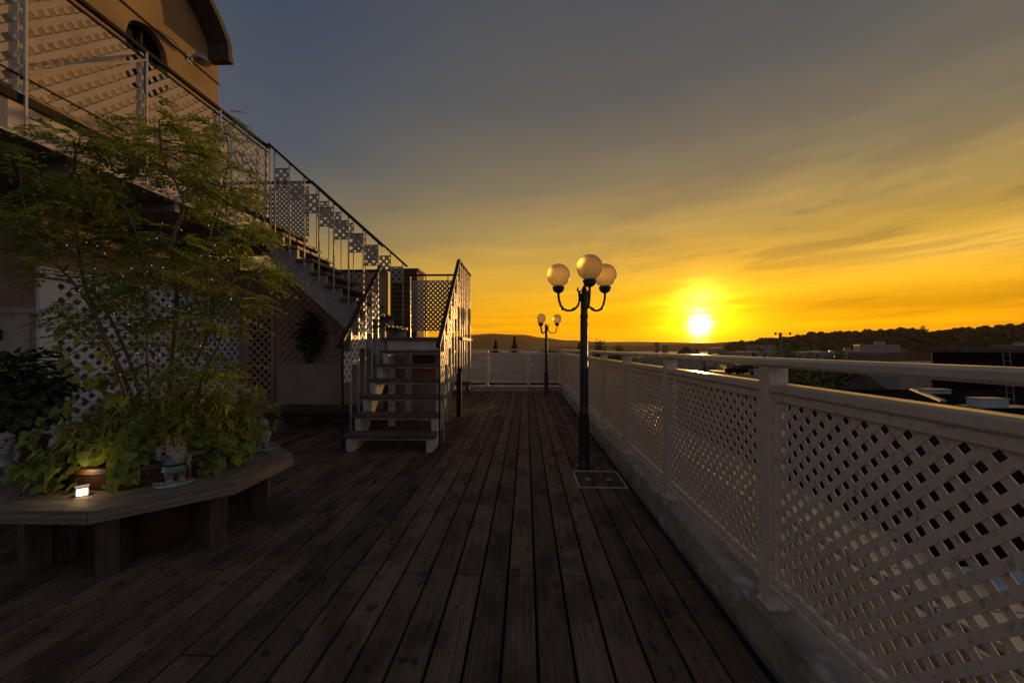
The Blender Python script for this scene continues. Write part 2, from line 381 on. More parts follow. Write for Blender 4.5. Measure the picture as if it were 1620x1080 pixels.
# ------------------------------------------------------------------ ground, deck, curb
GZ = -15.0
def ground():
    mb = MB(); n = 60; vs = []; fs = []
    for i in range(n + 1):
        for j in range(n + 1):
            x = -7500 + 17000 * i / n; y = -900 + 9400 * j / n; vs.append((x, y, GZ - .4))
    for i in range(n):
        for j in range(n): a = i * (n + 1) + j; fs.append((a, a + n + 1, a + n + 2, a + 1))
    mb.add(vs, fs)
    m = mat('town_ground', (.05, .05, .035), (.09, .075, .055), rough=.9, scale=(.02, .02, .02), ns=3, c3=(.13, .11, .09), ns3=9)
    tag(mb.build('ground', m), kind='structure')
ground()

def deck():
    mb = MB(); X0 = .466 - .14 * 80
    gap = .0125; i = 30
    rnd = random.Random(3)
    while True:
        x0 = X0 + .14 * i; x1 = x0 + .14
        if x0 > .80: break
        if i % 2 == 0: ys = [2.106 + 3.57 * k for k in range(-2, 4)]
        else:
            b = rnd.choice([3.29, 1.512, 3.29, 4.48, .9]); ys = [b + 3.57 * k for k in range(-2, 4)]
        ys = [-3.2] + [v for v in ys if -3.0 < v < 10.5] + [10.87]
        for a, b in zip(ys[:-1], ys[1:]):
            dzz = rnd.uniform(-.0018, .0012)
            mb.bar(((x0 + x1) / 2, a + gap / 2.4, -.015 + dzz), ((x0 + x1) / 2, b - gap / 2.4, -.015 + dzz), .14 - gap, .03, bev=.002)
        i += 1
    o = mb.build('deck', M['deck'], origin=(0, 0, 0)); tag(o, kind='structure')
    v = MB().box(-7.2, -3.4, -.25, 1.35, 11.3, -.05).build('deck_underside', M['void']); tag(v, kind='structure')
deck()
def curb():
    mb = MB()
    mb.bar((1.10, -3.0, -.012), (1.10, 11.2, -.012), .31, .324, bev=.012)
    mb.bar((1.28, -3.0, .08), (1.28, 11.25, .08), .049, .52, bev=.006)  # outer lip added to block low sun from curb and lower fence
    tag(mb.build('curb', M['concrete']), kind='structure')
    mb = MB(); mb.bar((.9445, 11.04, -.012), (-3.4, 11.04, -.012), .31, .324, bev=.012)
    tag(mb.build('curb', M['concrete']), kind='structure')
curb()
hb = MB().box(-7.2, -3.4, GZ, 1.20, 11.15, -.26)
tag(hb.build('building', M['wall']), 'plastered storeys of the building carrying the wooden deck', 'building')

# ------------------------------------------------------------------ lattice fences
XF = .975
def fence(root, p, q, inward, stations, first=False):
    """fence from p along direction; stations are distances; inward is the unit vector towards the deck"""
    p = Vector(p); a = (Vector(q) - p).normalized(); n = Vector(inward); up = Vector((0, 0, 1))
    def bx(name, s0, s1, d0, d1, z0, z1, m, bev=.004):       # d: distance outward from the inner face
        mb = MB(); c0 = p + a * s0 - n * ((d0 + d1) / 2); c1 = p + a * s1 - n * ((d0 + d1) / 2)
        c0.z = c1.z = (z0 + z1) / 2
        mb.bar(c0, c1, abs(d1 - d0), z1 - z0, up, bev); return mb.build(name, m, root)
    for s in stations:
        bx('post', s, s + .073, 0, .073, .1515, 1.123, M['paint'], .006)
        bx('post_foot', s - .006, s + .079, -.006, .079, .1505, .165, M['paint'], .003)
    for s0, s1 in zip(stations[:-1], stations[1:]):
        bx('top_rail', s0 + .038, s1 + .035, -.006, .062, 1.1235, 1.160, M['rail'], .009)
        a0, a1 = s0 + .0735, s1 - .0005
        bx('cap_rail', a0, a1, -.004, .058, 1.022, 1.061, M['rail'], .007)
        bx('frame_rail', a0, a1, .008, .046, .988, 1.0215, M['paint'])
        bx('frame_rail', a0, a1, .006, .029, .262, .2965, M['paint'])
        bx('bottom_rail', a0, a1, -.002, .054, .236, .2615, M['paint'])
        bx('frame_stile', a0, a0 + .022, .008, .046, .2965, .9875, M['paint'])
        bx('frame_stile', a1 - .022, a1, .008, .046, .2965, .9875, M['paint'])
        mb = MB(); wd = a1 - a0 - .046
        O = p + a * (a0 + .023) - n * .020; O.z = .2970
        lattice(mb, O, a, up, wd, .690, slat=.0240, th=.0035)
        mb.build('lattice_panel', M['paint'], root)
f1 = thing('lattice_fence', 'long cream lattice fence with flat top rail on concrete curb along the right deck edge', 'fence', (XF, 1.63, .15))
fence(f1, (XF, 1.63, 0), (XF, 9, 0), (-1, 0, 0), [-3.51 , -2.34, -1.17, 0, 1.17, 2.34, 3.51, 4.68, 5.85, 7.02, 8.19, 9.33])
f2 = thing('lattice_fence', 'short cream lattice fence across the far end of the deck behind the distant lamp', 'fence', (-1, 10.98, .15))
fence(f2, (.974, 10.93, 0), (-5, 10.93, 0), (0, -1, 0), [.0, .87, 2.01, 3.15, 4.2])

# ------------------------------------------------------------------ hatch
def hatch():
    x0, x1, y0, y1 = .458, .897, 3.44, 3.89
    x1 = .87
    t = thing('floor_hatch', 'rectangular deck hatch edged in thin bright metal beside the near lamp post', 'hatch', ((x0 + x1) / 2, (y0 + y1) / 2, 0))
    mb = MB()
    for a, b in (((x0, y0), (x1, y0)), ((x0, y1), (x1, y1))): mb.bar((a[0], a[1], .0035), (b[0], b[1], .0035), .011, .007)
    for a, b in (((x0, y0 + .005), (x0, y1 - .005)), ((x1, y0 + .005), (x1, y1 - .005))): mb.bar((a[0], a[1], .0035), (b[0], b[1], .0035), .011, .007)
    mb.build('frame', M['baluster2'], t)
    for cx in (.57, .755):
        mb = MB().box(cx - .022, 3.64, .0012, cx + .022, 3.68, .0035).build('lifting_plate', M['baluster2'], t)
hatch()

# ------------------------------------------------------------------ lamps
def globe_mat():
    m = bpy.data.materials.new('frosted_globe_glass'); m.use_nodes = True; t = NT(m.node_tree); bs = t.n['Principled BSDF']
    out = t.n['Material Output']
    bs.inputs['Base Color'].default_value = (.66, .62, .56, 1); bs.inputs['Roughness'].default_value = .35
    tr = t.new('ShaderNodeBsdfTranslucent'); tr.inputs[0].default_value = (1.0, .90, .68, 1)
    rf = t.new('ShaderNodeBsdfRefraction'); rf.inputs['Color'].default_value = (1.0, .82, .48, 1); rf.inputs['Roughness'].default_value = .62; rf.inputs['IOR'].default_value = 1.12
    m1 = t.new('ShaderNodeMixShader'); m1.inputs[0].default_value = .55; t.l.new(tr.outputs[0], m1.inputs[1]); t.l.new(rf.outputs[0], m1.inputs[2])
    mx = t.new('ShaderNodeMixShader'); mx.inputs[0].default_value = .80
    t.l.new(bs.outputs[0], mx.inputs[1]); t.l.new(m1.outputs[0], mx.inputs[2])
    t.l.new(mx.outputs[0], out.inputs[0]); return m
M['globe'] = globe_mat()
def lamp(x, y, rz, label):
    t = thing('lamp_post', label, 'lamp post', (0, 0, 0), 'three-globe lamp posts on the deck')
    pr = [(.066, 0), (.066, .02), (.056, .035), (.053, .10), (.050, .30), (.047, .52), (.052, .53), (.052, .55), (.042, .565), (.043, .62),
          (.041, .98), (.046, .985), (.046, 1.0), (.038, 1.01), (.036, 1.50), (.041, 1.505), (.041, 1.53), (.036, 1.54), (.036, 1.70), (.043, 1.71), (.043, 1.74), (.022, 1.76), (.028, 1.785), (.018, 1.81), (.0, 1.835)]
    MB().lathe(pr, n=20).build('pole', M['iron'], t, True)
    MB().lathe([(.085, 0.001), (.085, .012), (.07, .02)], n=20).build('base_plate', M['iron'], t, True)
    mb = MB()
    for k in range(8):
        a = 2 * math.pi * k / 8; mb.tube([(.037 * math.cos(a), .037 * math.sin(a), 1.02), (.035 * math.cos(a), .035 * math.sin(a), 1.49)], .004, 5)
        mb.tube([(.050 * math.cos(a), .050 * math.sin(a), .06), (.047 * math.cos(a), .047 * math.sin(a), .50)], .006, 5)
    mb.build('fluting', M['iron'], t, True)
    for k in range(3):
        a = R(-90 + 120 * k); u = Vector((math.cos(a), math.sin(a), 0)); Rr = .28
        pts = []
        pts.append(u * .030 + Vector((0, 0, 1.775)))
        for (rr, zz) in ((.050, 1.765), (.052, 1.735), (.046, 1.70), (.052, 1.66), (.068, 1.625), (.10, 1.595), (.14, 1.582), (.185, 1.583), (.225, 1.603), (.255, 1.64), (.272, 1.69), (.28, 1.735), (.28, 1.775)):
            pts.append(u * rr + Vector((0, 0, zz)))
        arm = MB().tube(pts, [.009] + [.0125] * 12 + [.013], 8)
        for zz, rr in ((1.605, .115), (1.61, .235)): arm.ell(u * rr + Vector((0, 0, zz - .008)), .015, n=8, m=6)
        arm.tube([u * .025 + Vector((0, 0, 1.69)), u * .056 + Vector((0, 0, 1.69))], .016, 8)
        arm.tube([u * .055 + Vector((0, 0, 1.76)), u * .07 + Vector((0, 0, 1.79)), u * .062 + Vector((0, 0, 1.812))], [.009, .011, .006], 8)
        ao = arm.build('arm', M['iron'], t, True)
        c = u * Rr
        MB().lathe([(.018, 1.768), (.045, 1.785), (.058, 1.80), (.055, 1.812), (.064, 1.818), (.064, 1.832), (.052, 1.842)], c, 20).build('lamp_cup', M['iron'], ao, True)
        MB().ell(c + Vector((0, 0, 1.955)), .120, n=40, m=24).build('globe', M['globe'], ao, True)
    t.location = (x, y, .0); t.rotation_euler = (0, 0, rz)
    return t
la = lamp(.587, 4.04, R(2), 'nearer dark iron lamp post with three frosted globes beside the fence')
lb = lamp(.535, 10.45, R(-30), 'smaller looking distant iron lamp post with frosted globes at the far end of the deck')

# ------------------------------------------------------------------ outdoor staircase
YN, YF = 6.05, 7.12                       # near and far side of landing and upper flight
XL, XR = -2.10, -1.05                     # lower flight
LZ = 1.36; BZ = 3.15; XB = -3.92
st = thing('outdoor_staircase', 'steep outdoor staircase turning on a landing with dark treads and lattice squares in its railings', 'staircase', (-1.6, 4.6, 0))
def tread(x0, x1, y0, y1, zt, th=.042):
    MB().box(x0, y0, zt - th, x1, y1, zt, .0).build('tread', M['tread'], st)
# lower flight
Y0 = 4.62; RUN = .2385; RISE = LZ / 7
for k in range(6):
    z = RISE * (k + 1); y = Y0 + RUN * k
    mb = MB()
    mb.bar(((XL + XR) / 2 - .0, y - .03, z - .019), ((XL + XR) / 2, y + .10, z - .019), 1.09, .038, bev=.004)
    mb.bar(((XL + XR) / 2 - .0, y + .106, z - .019), ((XL + XR) / 2, y + .235, z - .019), 1.09, .038, bev=.004)
    mb.build('tread', M['tread'], st)
    MB().box(XL + .06, y + .02, z - .066, XR - .06, y + .045, z - .039).build('tread_support', M['white'], st)
for xs in (XL + .02, XR - .095):
    # cut stringer, saw-toothed top
    poly = [(Y0 - .01, .0), (Y0 + .28, 0.0)]
    poly.append((Y0 + RUN * 6 + .02, LZ - .34)); poly.append((Y0 + RUN * 6 + .02, LZ - .10))
    for k in range(5, -1, -1):
        z = RISE * (k + 1) - .039; y = Y0 + RUN * k
        poly.append((y + RUN, z)); poly.append((y - .01, z))
    MB().prism([(xs, a, b) for a, b in poly], (.07, 0, 0)).build('stringer', M['white'], st)
# landing
MB().box(XL - .08, YN - .02, LZ - .045, XR + .10, YF + .03, LZ).build('landing_floor', M['tread'], st)
mb = MB(); mb.box(XL - .02, YN + .035, LZ - .20, XR + .04, YN + .09, LZ - .046); mb.box(XL - .02, YF - .09, LZ - .20, XR + .04, YF - .03, LZ - .046)
mb.box(XR - .02, YN + .091, LZ - .20, XR + .04, YF - .091, LZ - .046); mb.box(XL - .02, YN + .091, LZ - .20, XL + .04, YF - .091, LZ - .046)
mb.build('landing_beam', M['white'], st)
for (x, y) in ((XL + .03, YN + .10), (XR - .33, YN + .30), (XR - .12, YF - .10), (XL + .03, YF - .1)):
    MB().box(x - .04, y - .04, 0.001, x + .04, y + .04, LZ - .201).build('landing_leg', M['hand'] if x > XR - .2 else M['white'], st)
mb = MB()
for k in range(7): mb.box(XL + .12 + k * .125, YF - .14, .80, XL + .238 + k * .125, YF - .12, LZ - .21)
mb.build('under_landing_boards', M['red'], st)
# upper flight, climbing towards -X
NU = 9; RU = (BZ - LZ) / NU; RN = .2265
XU = XL - .04                              # first riser of the upper flight
for k in range(8):
    z = LZ + RU * (k + 1); x1 = XU - RN * k + .03; x0 = x1 - RN - .035
    MB().box(x0, YN - .05, z - .042, x1, YF + .04, z).build('tread', M['tread'], st)
    MB().box(x0 + .012, YN + .07, z - .13, x0 + .035, YF - .07, z - .043).build('riser_strip', M['fascia'], st)
for ys in (YN + .0, YF - .055):
    poly = [(XU + .0, LZ - .30), (XU + .0, LZ - .002)]
    for k in range(8):
        z = LZ + RU * (k + 1) - .043; poly += [(XU - RN * k, z), (XU - RN * (k + 1), z)]
    xe = XU - RN * 8
    poly += [(xe, BZ - .36), (xe + .02, BZ - .62)]
    poly.append((XU - .05, LZ - .36))
    MB().prism([(a, ys, b) for a, b in poly], (0, .055, 0)).build('stringer', M['panelgrey'] if ys < 6.5 else M['white'], st)
def sq_lattice(name, O, U, wd, ht, m, root, pitch=.116):
    mb = MB(); O = Vector(O); U = Vector(U); V = Vector((0, 0, 1)); b = .011
    lattice(mb, O + U * .002 + V * b, U, V, wd - .004, ht - 2 * b, pitch, .036, .005)
    N = U.cross(V) * .006
    mb.bar(O + V * b / 2 + N, O + V * b / 2 + U * wd + N, .016, b); mb.bar(O + V * (ht - b / 2) + N, O + V * (ht - b / 2) + U * wd + N, .016, b)
    return mb.build(name, m, root)
# upper flight railings
for yy, far in ((YN - .075, False), (YF + .065, True)):
    slope = RU / RN
    xa, xb = XU + .03, XB
    zh = lambda x, o=(0 if far else .055): LZ + 1.33 + o + (XU - x) * slope
    mb = MB().bar((xa - .03, yy, zh(xa)), (xb + .02, yy, zh(xb) - .02), .045, .035, bev=.008); mb.build('handrail', M['hand'], st)
    for k in range(8):
        x = -3.80 + .2265 * k; zt = BZ - RU * (k + 0) - .03
        MB().box(x - .009, yy - .009, zt - .33, x + .009, yy + .009, zh(x) - .02).build('baluster', M['baluster'], st)
        MB().box(x - .014, min(yy, yy + .05), zt - .27, x + .014, yy + .03, zt - .235).build('bracket', M['steel'], st) if not far else None
        if k < 7:
            z0 = zh(x) - .31 - .27
            sq_lattice('lattice_square', (x + .010, yy, z0), (1, 0, 0), .2065, .29, M['panelgrey'], st)
    if far:
        x = -3.80 + .2265 * 8
# lower flight railings
for xx in (XL - .045, XR + .05):
    p0 = Vector((xx, 4.60, 1.235)); p1 = Vector((xx, 5.98, 2.50)) if xx > -1.5 else Vector((xx, 5.86, 2.39))
    MB().bar(p0 - (p1 - p0).normalized() * .03, p1, .05, .04, bev=.008).build('handrail', M['hand'], st)
    sl_ = (p1.z - p0.z) / (p1.y - p0.y)
    zh = lambda y: p0.z + (y - p0.y) * sl_
    n = 6
    for k in range(n + 1):
        y = 4.66 + k * .222
        if y > p1.y: break
        zb = max(.02, RISE * (k + 1) - .33)
        MB().box(xx - .010, y - .010, zb, xx + .010, y + .010, zh(y) - .02).build('baluster', M['baluster'] if k else M['hand'], st)
        if k < n and y + .2 < p1.y:
            sq_lattice('lattice_square', (xx, y + .011, zh(y) - .50), (0, 1, 0), .20, .36, M['white'] if xx < -1.5 else M['panelgrey'], st)
# landing railings: right side, far side
xx = XR + .05
MB().bar((xx, 5.985, 2.505), (xx, 7.19, 2.505), .05, .035, bev=.008).build('handrail', M['hand'], st)
for y in (6.03, 6.24, 6.45, 6.72, 6.95, 7.16):
    MB().box(xx - .012, y - .012, .9 if y < 7 else .70, xx + .012, y + .012, 2.487).build('baluster', M['baluster'], st)
mb = MB(); lattice(mb, (xx - .006, 6.05, 1.50), (0, 1, 0), (0, 0, 1), 1.10, .93, .0673 * 1.35, .030, .006)
mb.bar((xx, 6.05, 2.435), (xx, 7.15, 2.435), .02, .012).bar((xx, 6.05, 1.495), (xx, 7.15, 1.495), .02, .012); mb.build('lattice_panel', M['trellis'], st)
yy = YF + .06
MB().bar((-2.1, yy, 2.505), (xx - .03, yy, 2.505), .05, .03, bev=.006).build('handrail', M['hand'], st)
mb = MB(); lattice(mb, (-2.07, yy, 1.50), (1, 0, 0), (0, 0, 1), 1.03, .90, .085, .032, .006); mb.bar((-2.07, yy, 2.405), (-1.04, yy, 2.405), .02, .012)
mb.build('lattice_panel', M['panelgrey'], st)
for x in (-2.09, -1.8, -1.4): MB().box(x - .011, yy + .01, LZ - .2, x + .011, yy + .03, 2.487).build('baluster', M['baluster'], st)

st.location.y -= .07
# ------------------------------------------------------------------ balcony above, on the left
bc = thing('balcony', 'raised balcony with pale fascia, steel posts, dark handrail and lattice infill on the left', 'balcony', (-5, 4, BZ))
YB0, YB1 = -3.0, YF + .06
MB().box(-6.0, YB0, BZ - .05, XB, YB1, BZ).build('floor', M['dark'], bc)
MB().box(XB - .03, YB0, 2.84, XB + .0, YN + .02, BZ - .0505).build('fascia', M['fascia'], bc)
MB().box(XB + .002, YB0, BZ - .06, XB + .035, YN + .02, BZ + .008).build('edge_strip', M['dark'], bc)
MB().box(-6.0, YB0, 2.86, XB - .031, YB1, 2.90).build('soffit', M['ceil'], bc)
for y in [YB0 + .6 + .985 * k for k in range(10)]:
    MB().box(-5.95, y, 2.74, XB - .04, y + .06, 2.8595).build('joist', M['ceil'], bc)
for y in [3.09 + .985 * k for k in range(-5, 4)]:
    MB().box(XB - .035, y - .016, 2.9, XB - .002, y + .016, 4.215).build('post', M['steel'], bc)
    MB().box(XB + .036, y - .008, 2.86, XB + .052, y + .008, 4.22).build('post', M['steel'], bc)
MB().bar((XB + .01, YB0, 4.243), (XB + .01, YN + .02, 4.243), .055, .04, bev=.01).build('handrail', M['hand'], bc)
MB().bar((XB + .01, YB0, 4.165), (XB + .01, YN, 4.165), .02, .02).build('rail', M['dark'], bc)
MB().bar((XB + .01, YB0, 3.30), (XB + .01, YN, 3.30), .02, .018).build('rail', M['dark'], bc)
for k in range(-3, 3):
    y = 3.09 + .985 * k
    mb = MB(); lattice(mb, (XB + .006, y + .02, 3.19), (0, 1, 0), (0, 0, 1), .945, .955, .140, .046, .006)
    mb.build('lattice_panel', M['balc'], bc)
MB().bar((XB + .045, 3.10, 3.34), (XB + .045, 4.06, 4.13), .012, .018).build('brace', M['baluster'], bc)
# far side railing of the balcony
MB().bar((XB + .04, YB1, 4.18), (-5.95, YB1, 4.18), .05, .035).build('handrail', M['hand'], bc)
mb = MB(); lattice(mb, (-5.95, YB1, 3.2), (1, 0, 0), (0, 0, 1), 2.05, .9, .085, .03, .006); mb.build('lattice_panel', M['panelgrey'], bc)
for x in (-4.0, -4.7, -5.4): MB().box(x - .015, YB1 + .016, BZ, x + .015, YB1 + .04, 4.16).build('post', M['steel'], bc)

bc.location.y -= .135
# ------------------------------------------------------------------ tower house
tw = thing('tower_house', 'ochre stucco tower house with arched window and curved dark eave behind the balcony', 'house', (-8, 5, -.2))
def arc(y): return 6.11 + math.sqrt(max(0, 1.585 ** 2 - (y - 6.27) ** 2))
def tower():
    X = -6.0
    # arched window hole as recess: build wall as front panel around it through a boolean-free split
    wy0, wy1, wz0, wzs = 5.98, 6.68, 5.2, 5.95
    cy, rr = (wy0 + wy1) / 2, (wy1 - wy0) / 2
    mb = MB()
    def arcw(y): return wzs + math.sqrt(max(0, rr * rr - (y - cy) ** 2))
    ys = [4.76, 4.9, 5.05, 5.25, 5.45, 5.7] + [wy0 + (wy1 - wy0) * i / 14 for i in range(15)] + [6.9, 7.1, 7.3, 7.5, 7.65, 7.78]
    def top(y): return arc(min(max(y, 4.92), 7.62)) - .08
    for a, b in zip(ys[:-1], ys[1:]):
        if a >= wy0 - 1e-6 and b <= wy1 + 1e-6:
            mb.prism([(X, a, BZ), (X, b, BZ), (X, b, wz0), (X, a, wz0)], (-.25, 0, 0))
            mb.prism([(X, a, arcw(a)), (X, b, arcw(b)), (X, b, top(b)), (X, a, top(a))], (-.25, 0, 0))
        else:
            mb.prism([(X, a, BZ), (X, b, BZ), (X, b, top(b)), (X, a, top(a))], (-.25, 0, 0))
    mb.box(-10, 4.76, BZ, X - .2505, 4.95, 6.7); mb.box(-10, 7.59, BZ, X - .2505, 7.78, 6.7)
    mb.box(-10, 4.951, BZ, -9.9, 7.589, 6.7); mb.box(-10, -3.0, BZ - .25, X - .255, 4.75, BZ - .02)
    mb.build('wall', M['stucco'], tw)
    MB().box(X - .2, wy0 - .05, wz0 - .05, X - .17, wy1 + .05, wzs + rr + .02).build('window', M['glassd'], tw)
    mb = MB()
    for a, b in zip([wy0 + (wy1 - wy0) * i / 12 for i in range(12)], [wy0 + (wy1 - wy0) * (i + 1) / 12 for i in range(12)]):
        mb.bar((X - .12, a, arcw(a) - .02), (X - .12, b, arcw(b) - .02), .04, .05, Vector((1, 0, 0)))
    mb.bar((X - .12, cy, wz0), (X - .12, cy, wzs + rr - .04), .04, .03, Vector((1, 0, 0)))
    mb.build('window_frame', M['dark'], tw)
    # curved roof, projecting towards +X
    mb = MB(); pts = [(7.63, 6.74)] + [(y, arc(y)) for y in [7.60, 7.52, 7.42, 7.3, 7.14, 6.95, 6.75, 6.5, 6.27, 6.04, 5.79, 5.59, 5.4, 5.24, 5.12, 5.02, 4.94]] + [(4.91, 6.74)]
    cy_, cz_ = 6.27, 6.11
    inn = [(cy_ + (y - cy_) * .93, cz_ + (z - cz_) * .93) for y, z in pts]
    for i in range(len(pts) - 1):
        (ya, za), (yb, zb), (yc, zc2), (yd, zd) = pts[i], pts[i + 1], inn[i + 1], inn[i]
        mb.prism([(-5.60, ya, za), (-5.60, yb, zb), (-5.60, yc, zc2), (-5.60, yd, zd)], (-4.4, 0, 0))
    rf_ = mb.build('roof', M['roof'], tw)
    for s0, s1 in ((7.53, 7.66), (4.88, 5.01)): MB().box(-5.602, s0, 6.62, -9.95, s1, 6.735).build('eave', M['roof'], rf_)
tower()
tw.location.y -= .21
MB().tube([(-5.98, -2.5, 6.36), (-5.97, 4, 6.33), (-5.98, 7.58, 6.33)], .012, 6).build('cable', M['rope'], tw)
wl = thing('wall_lamp', 'shaded outdoor lamp on a bracket at the corner of the ochre tower', 'wall lamp', (-5.98, 7.1, 6.35))
MB().tube([(-5.995, 7.1, 6.34), (-5.86, 7.1, 6.44), (-5.78, 7.1, 6.42)], .016, 8).build('bracket', M['steel'], wl, True)
MB().lathe([(.02, .10), (.05, .08), (.11, .0), (.135, -.035), (.12, -.03), (.04, .05)], (-5.76, 7.1, 6.32), 18).build('lamp_shade', M['steel'], wl, True)
MB().box(-6.0, 7.04, 6.27, -5.985, 7.16, 6.41).build('back_plate', M['steel'], wl)

wl.location.y -= .21
# ------------------------------------------------------------------ ground-floor walls under the balcony
YW = 7.20
wb = thing('trellis_wall', 'dim plaster wall clad in brown trellis with a lattice door under the balcony and behind the stairs', 'wall', (-4, YW, 0))
mb = MB(); mb.box(-7.2, YW, 0, -5.2, YW + .12, 2.6); mb.box(-4.62, YW, 0, -2.56, YW + .12, 2.6); mb.box(-5.199, YW, 2.02, -4.6205, YW + .12, 2.6); mb.box(-2.559, YW, 0, -1.45, YW + .12, 1.12); mb.box(-7.2, YW + .001, 2.601, -5.3, YW + .10, 2.86)
mb.build('wall', M['wall'], wb)
mb = MB(); lattice(mb, (-4.6, YW - .024, .9), (1, 0, 0), (0, 0, 1), 2.0, 1.68, .145, .042, .006); mb.build('trellis', M['trellis'], wb)
mb = MB(); lattice(mb, (-5.2, YW - .024, 2.05), (1, 0, 0), (0, 0, 1), .58, .5, .145, .042, .006); mb.build('trellis', M['trellis'], wb)
MB().bar((-5.3, YW - .02, 2.61), (-2.56, YW - .02, 2.61), .10, .022).build('coping', M['dark'], wb)
mb = MB(); mb.box(-5.19, YW - .03, .02, -5.12, YW + .02, 2.0); mb.box(-4.70, YW - .03, .02, -4.63, YW + .02, 2.0); mb.box(-5.119, YW - .03, 1.92, -4.701, YW + .02, 2.0); mb.box(-5.119, YW - .03, .02, -4.701, YW + .02, .25)
dr = mb.build('door', M['trellis'], wb)
mb = MB(); lattice(mb, (-5.12, YW - .01, .25), (1, 0, 0), (0, 0, 1), .42, 1.67, .145, .040, .006); mb.build('door_lattice', M['trellis'], dr)
mb = MB(); mb.box(-5.6, YW + .9, .0, -4.2, YW + .92, 2.5); mb.box(-5.6, YW + .121, 2.501, -4.2, YW + .92, 2.54); mb.box(-5.6, YW + .121, 0, -5.58, YW + .899, 2.5); mb.box(-4.22, YW + .121, 0, -4.2, YW + .899, 2.5); mb.build('room', M['ceil'], wb)
mb = MB()
for k in range(46): mb.box(-5.25 + k * .03, YW + .05, 2.622, -5.238 + k * .03, YW + .06, 2.86)
mb.build('rib', M['ceil'], wb)
for x in (-3.55, -2.75): MB().box(x - .02, YW - .045, .0, x + .02, YW - .0255, 2.58).build('batten', M['trellis'], wb)
# upper right piece of trellis and brick chimney
ch = thing('brick_chimney', 'dark brick chimney stack with flat cap behind the stair landing', 'chimney', (-2.2, 7.8, 0))
def brick_mat():
    m = bpy.data.materials.new('dark_brick'); m.use_nodes = True; t = NT(m.node_tree); bs = t.n['Principled BSDF']
    g = t.new('ShaderNodeTexCoord').outputs['Object']; x, y, z = t.xyz(g)
    b = t.new('ShaderNodeTexBrick'); t.put(b.inputs['Vector'], t.comb(t.m('ADD', x, y), z, 0))
    b.inputs['Color1'].default_value = (.16, .10, .045, 1); b.inputs['Color2'].default_value = (.09, .055, .03, 1); b.inputs['Mortar'].default_value = (.015, .012, .01, 1)
    b.inputs['Scale'].default_value = 1; b.inputs['Brick Width'].default_value = .22; b.inputs['Row Height'].default_value = .085; b.inputs['Mortar Size'].default_value = .012
    t.put(bs.inputs['Base Color'], b.outputs[0]); bs.inputs['Roughness'].default_value = .8
    return m
M['brick'] = brick_mat()
MB().box(-2.52, YW + .125, 0, -2.02, YW + .62, 2.62).build('stack', M['brick'], ch)
MB().box(-2.55, YW + .10, 2.6205, -1.99, YW + .66, 2.67).build('cap', M['roof'], ch)
# the brick stack shows above the landing: wall is cut lower there
ww = thing('lattice_screen', 'tall bright white lattice screen with a wide white end board behind the tree', 'screen', (-5.3, 5.8, 0))
MB().box(-5.33, 4.15, 0, -5.29, 4.32, 2.09).build('end_board', M['wwhite'], ww)
mb = MB(); lattice(mb, (-5.31, 4.322, .06), (0, 1, 0), (0, 0, 1), 2.86, 1.96, .160, .050, .008); mb.build('lattice_panel', M['wwhite'], ww)
MB().bar((-5.305, 4.322, 2.055), (-5.305, 7.18, 2.055), .05, .068).build('frame', M['wwhite'], ww); MB().bar((-5.305, 4.322, .03), (-5.305, 7.18, .03), .05, .058).build('frame', M['wwhite'], ww)
for y in (5.45, 6.39): MB().box(-5.325, y - .02, .06, -5.318, y + .02, 2.02).build('frame_post', M['wwhite'], ww)
sw = thing('side_wall', 'grey brown plaster wall with a two panel cupboard door beside the white lattice', 'wall', (-6.2, 4.5, 0))
mb = MB(); mb.box(-7.2, 4.21, 0, -5.335, 4.31, 2.86); mb.box(-5.75, 4.311, 0, -5.65, 7.195, 2.86); mb.box(-5.5, 4.33, 2.12, -5.42, 7.19, 2.62); mb.build('wall', M['wall'], sw)
mb = MB(); mb.box(-5.86, 4.18, .05, -5.38, 4.209, 1.64); cd = mb.build('cupboard_door', M['fascia'], sw)
mb = MB()
for z0, z1 in ((.12, 1.02), (1.10, 1.58)):
    for a, b in (((-5.82, z0), (-5.42, z0)), ((-5.82, z1), (-5.42, z1))): mb.bar((a[0], 4.175, a[1]), (b[0], 4.175, b[1]), .01, .02)
    mb.bar((-5.82, 4.175, z0), (-5.82, 4.175, z1), .02, .01, Vector((0, 1, 0))); mb.bar((-5.42, 4.175, z0), (-5.42, 4.175, z1), .02, .01, Vector((0, 1, 0)))
mb.build('moulding', M['wall'], cd)
MB().bar((-5.74, 4.16, 1.28), (-5.74, 4.16, 1.40), .012, .012, Vector((0, 1, 0))).build('handle', M['dark'], cd)

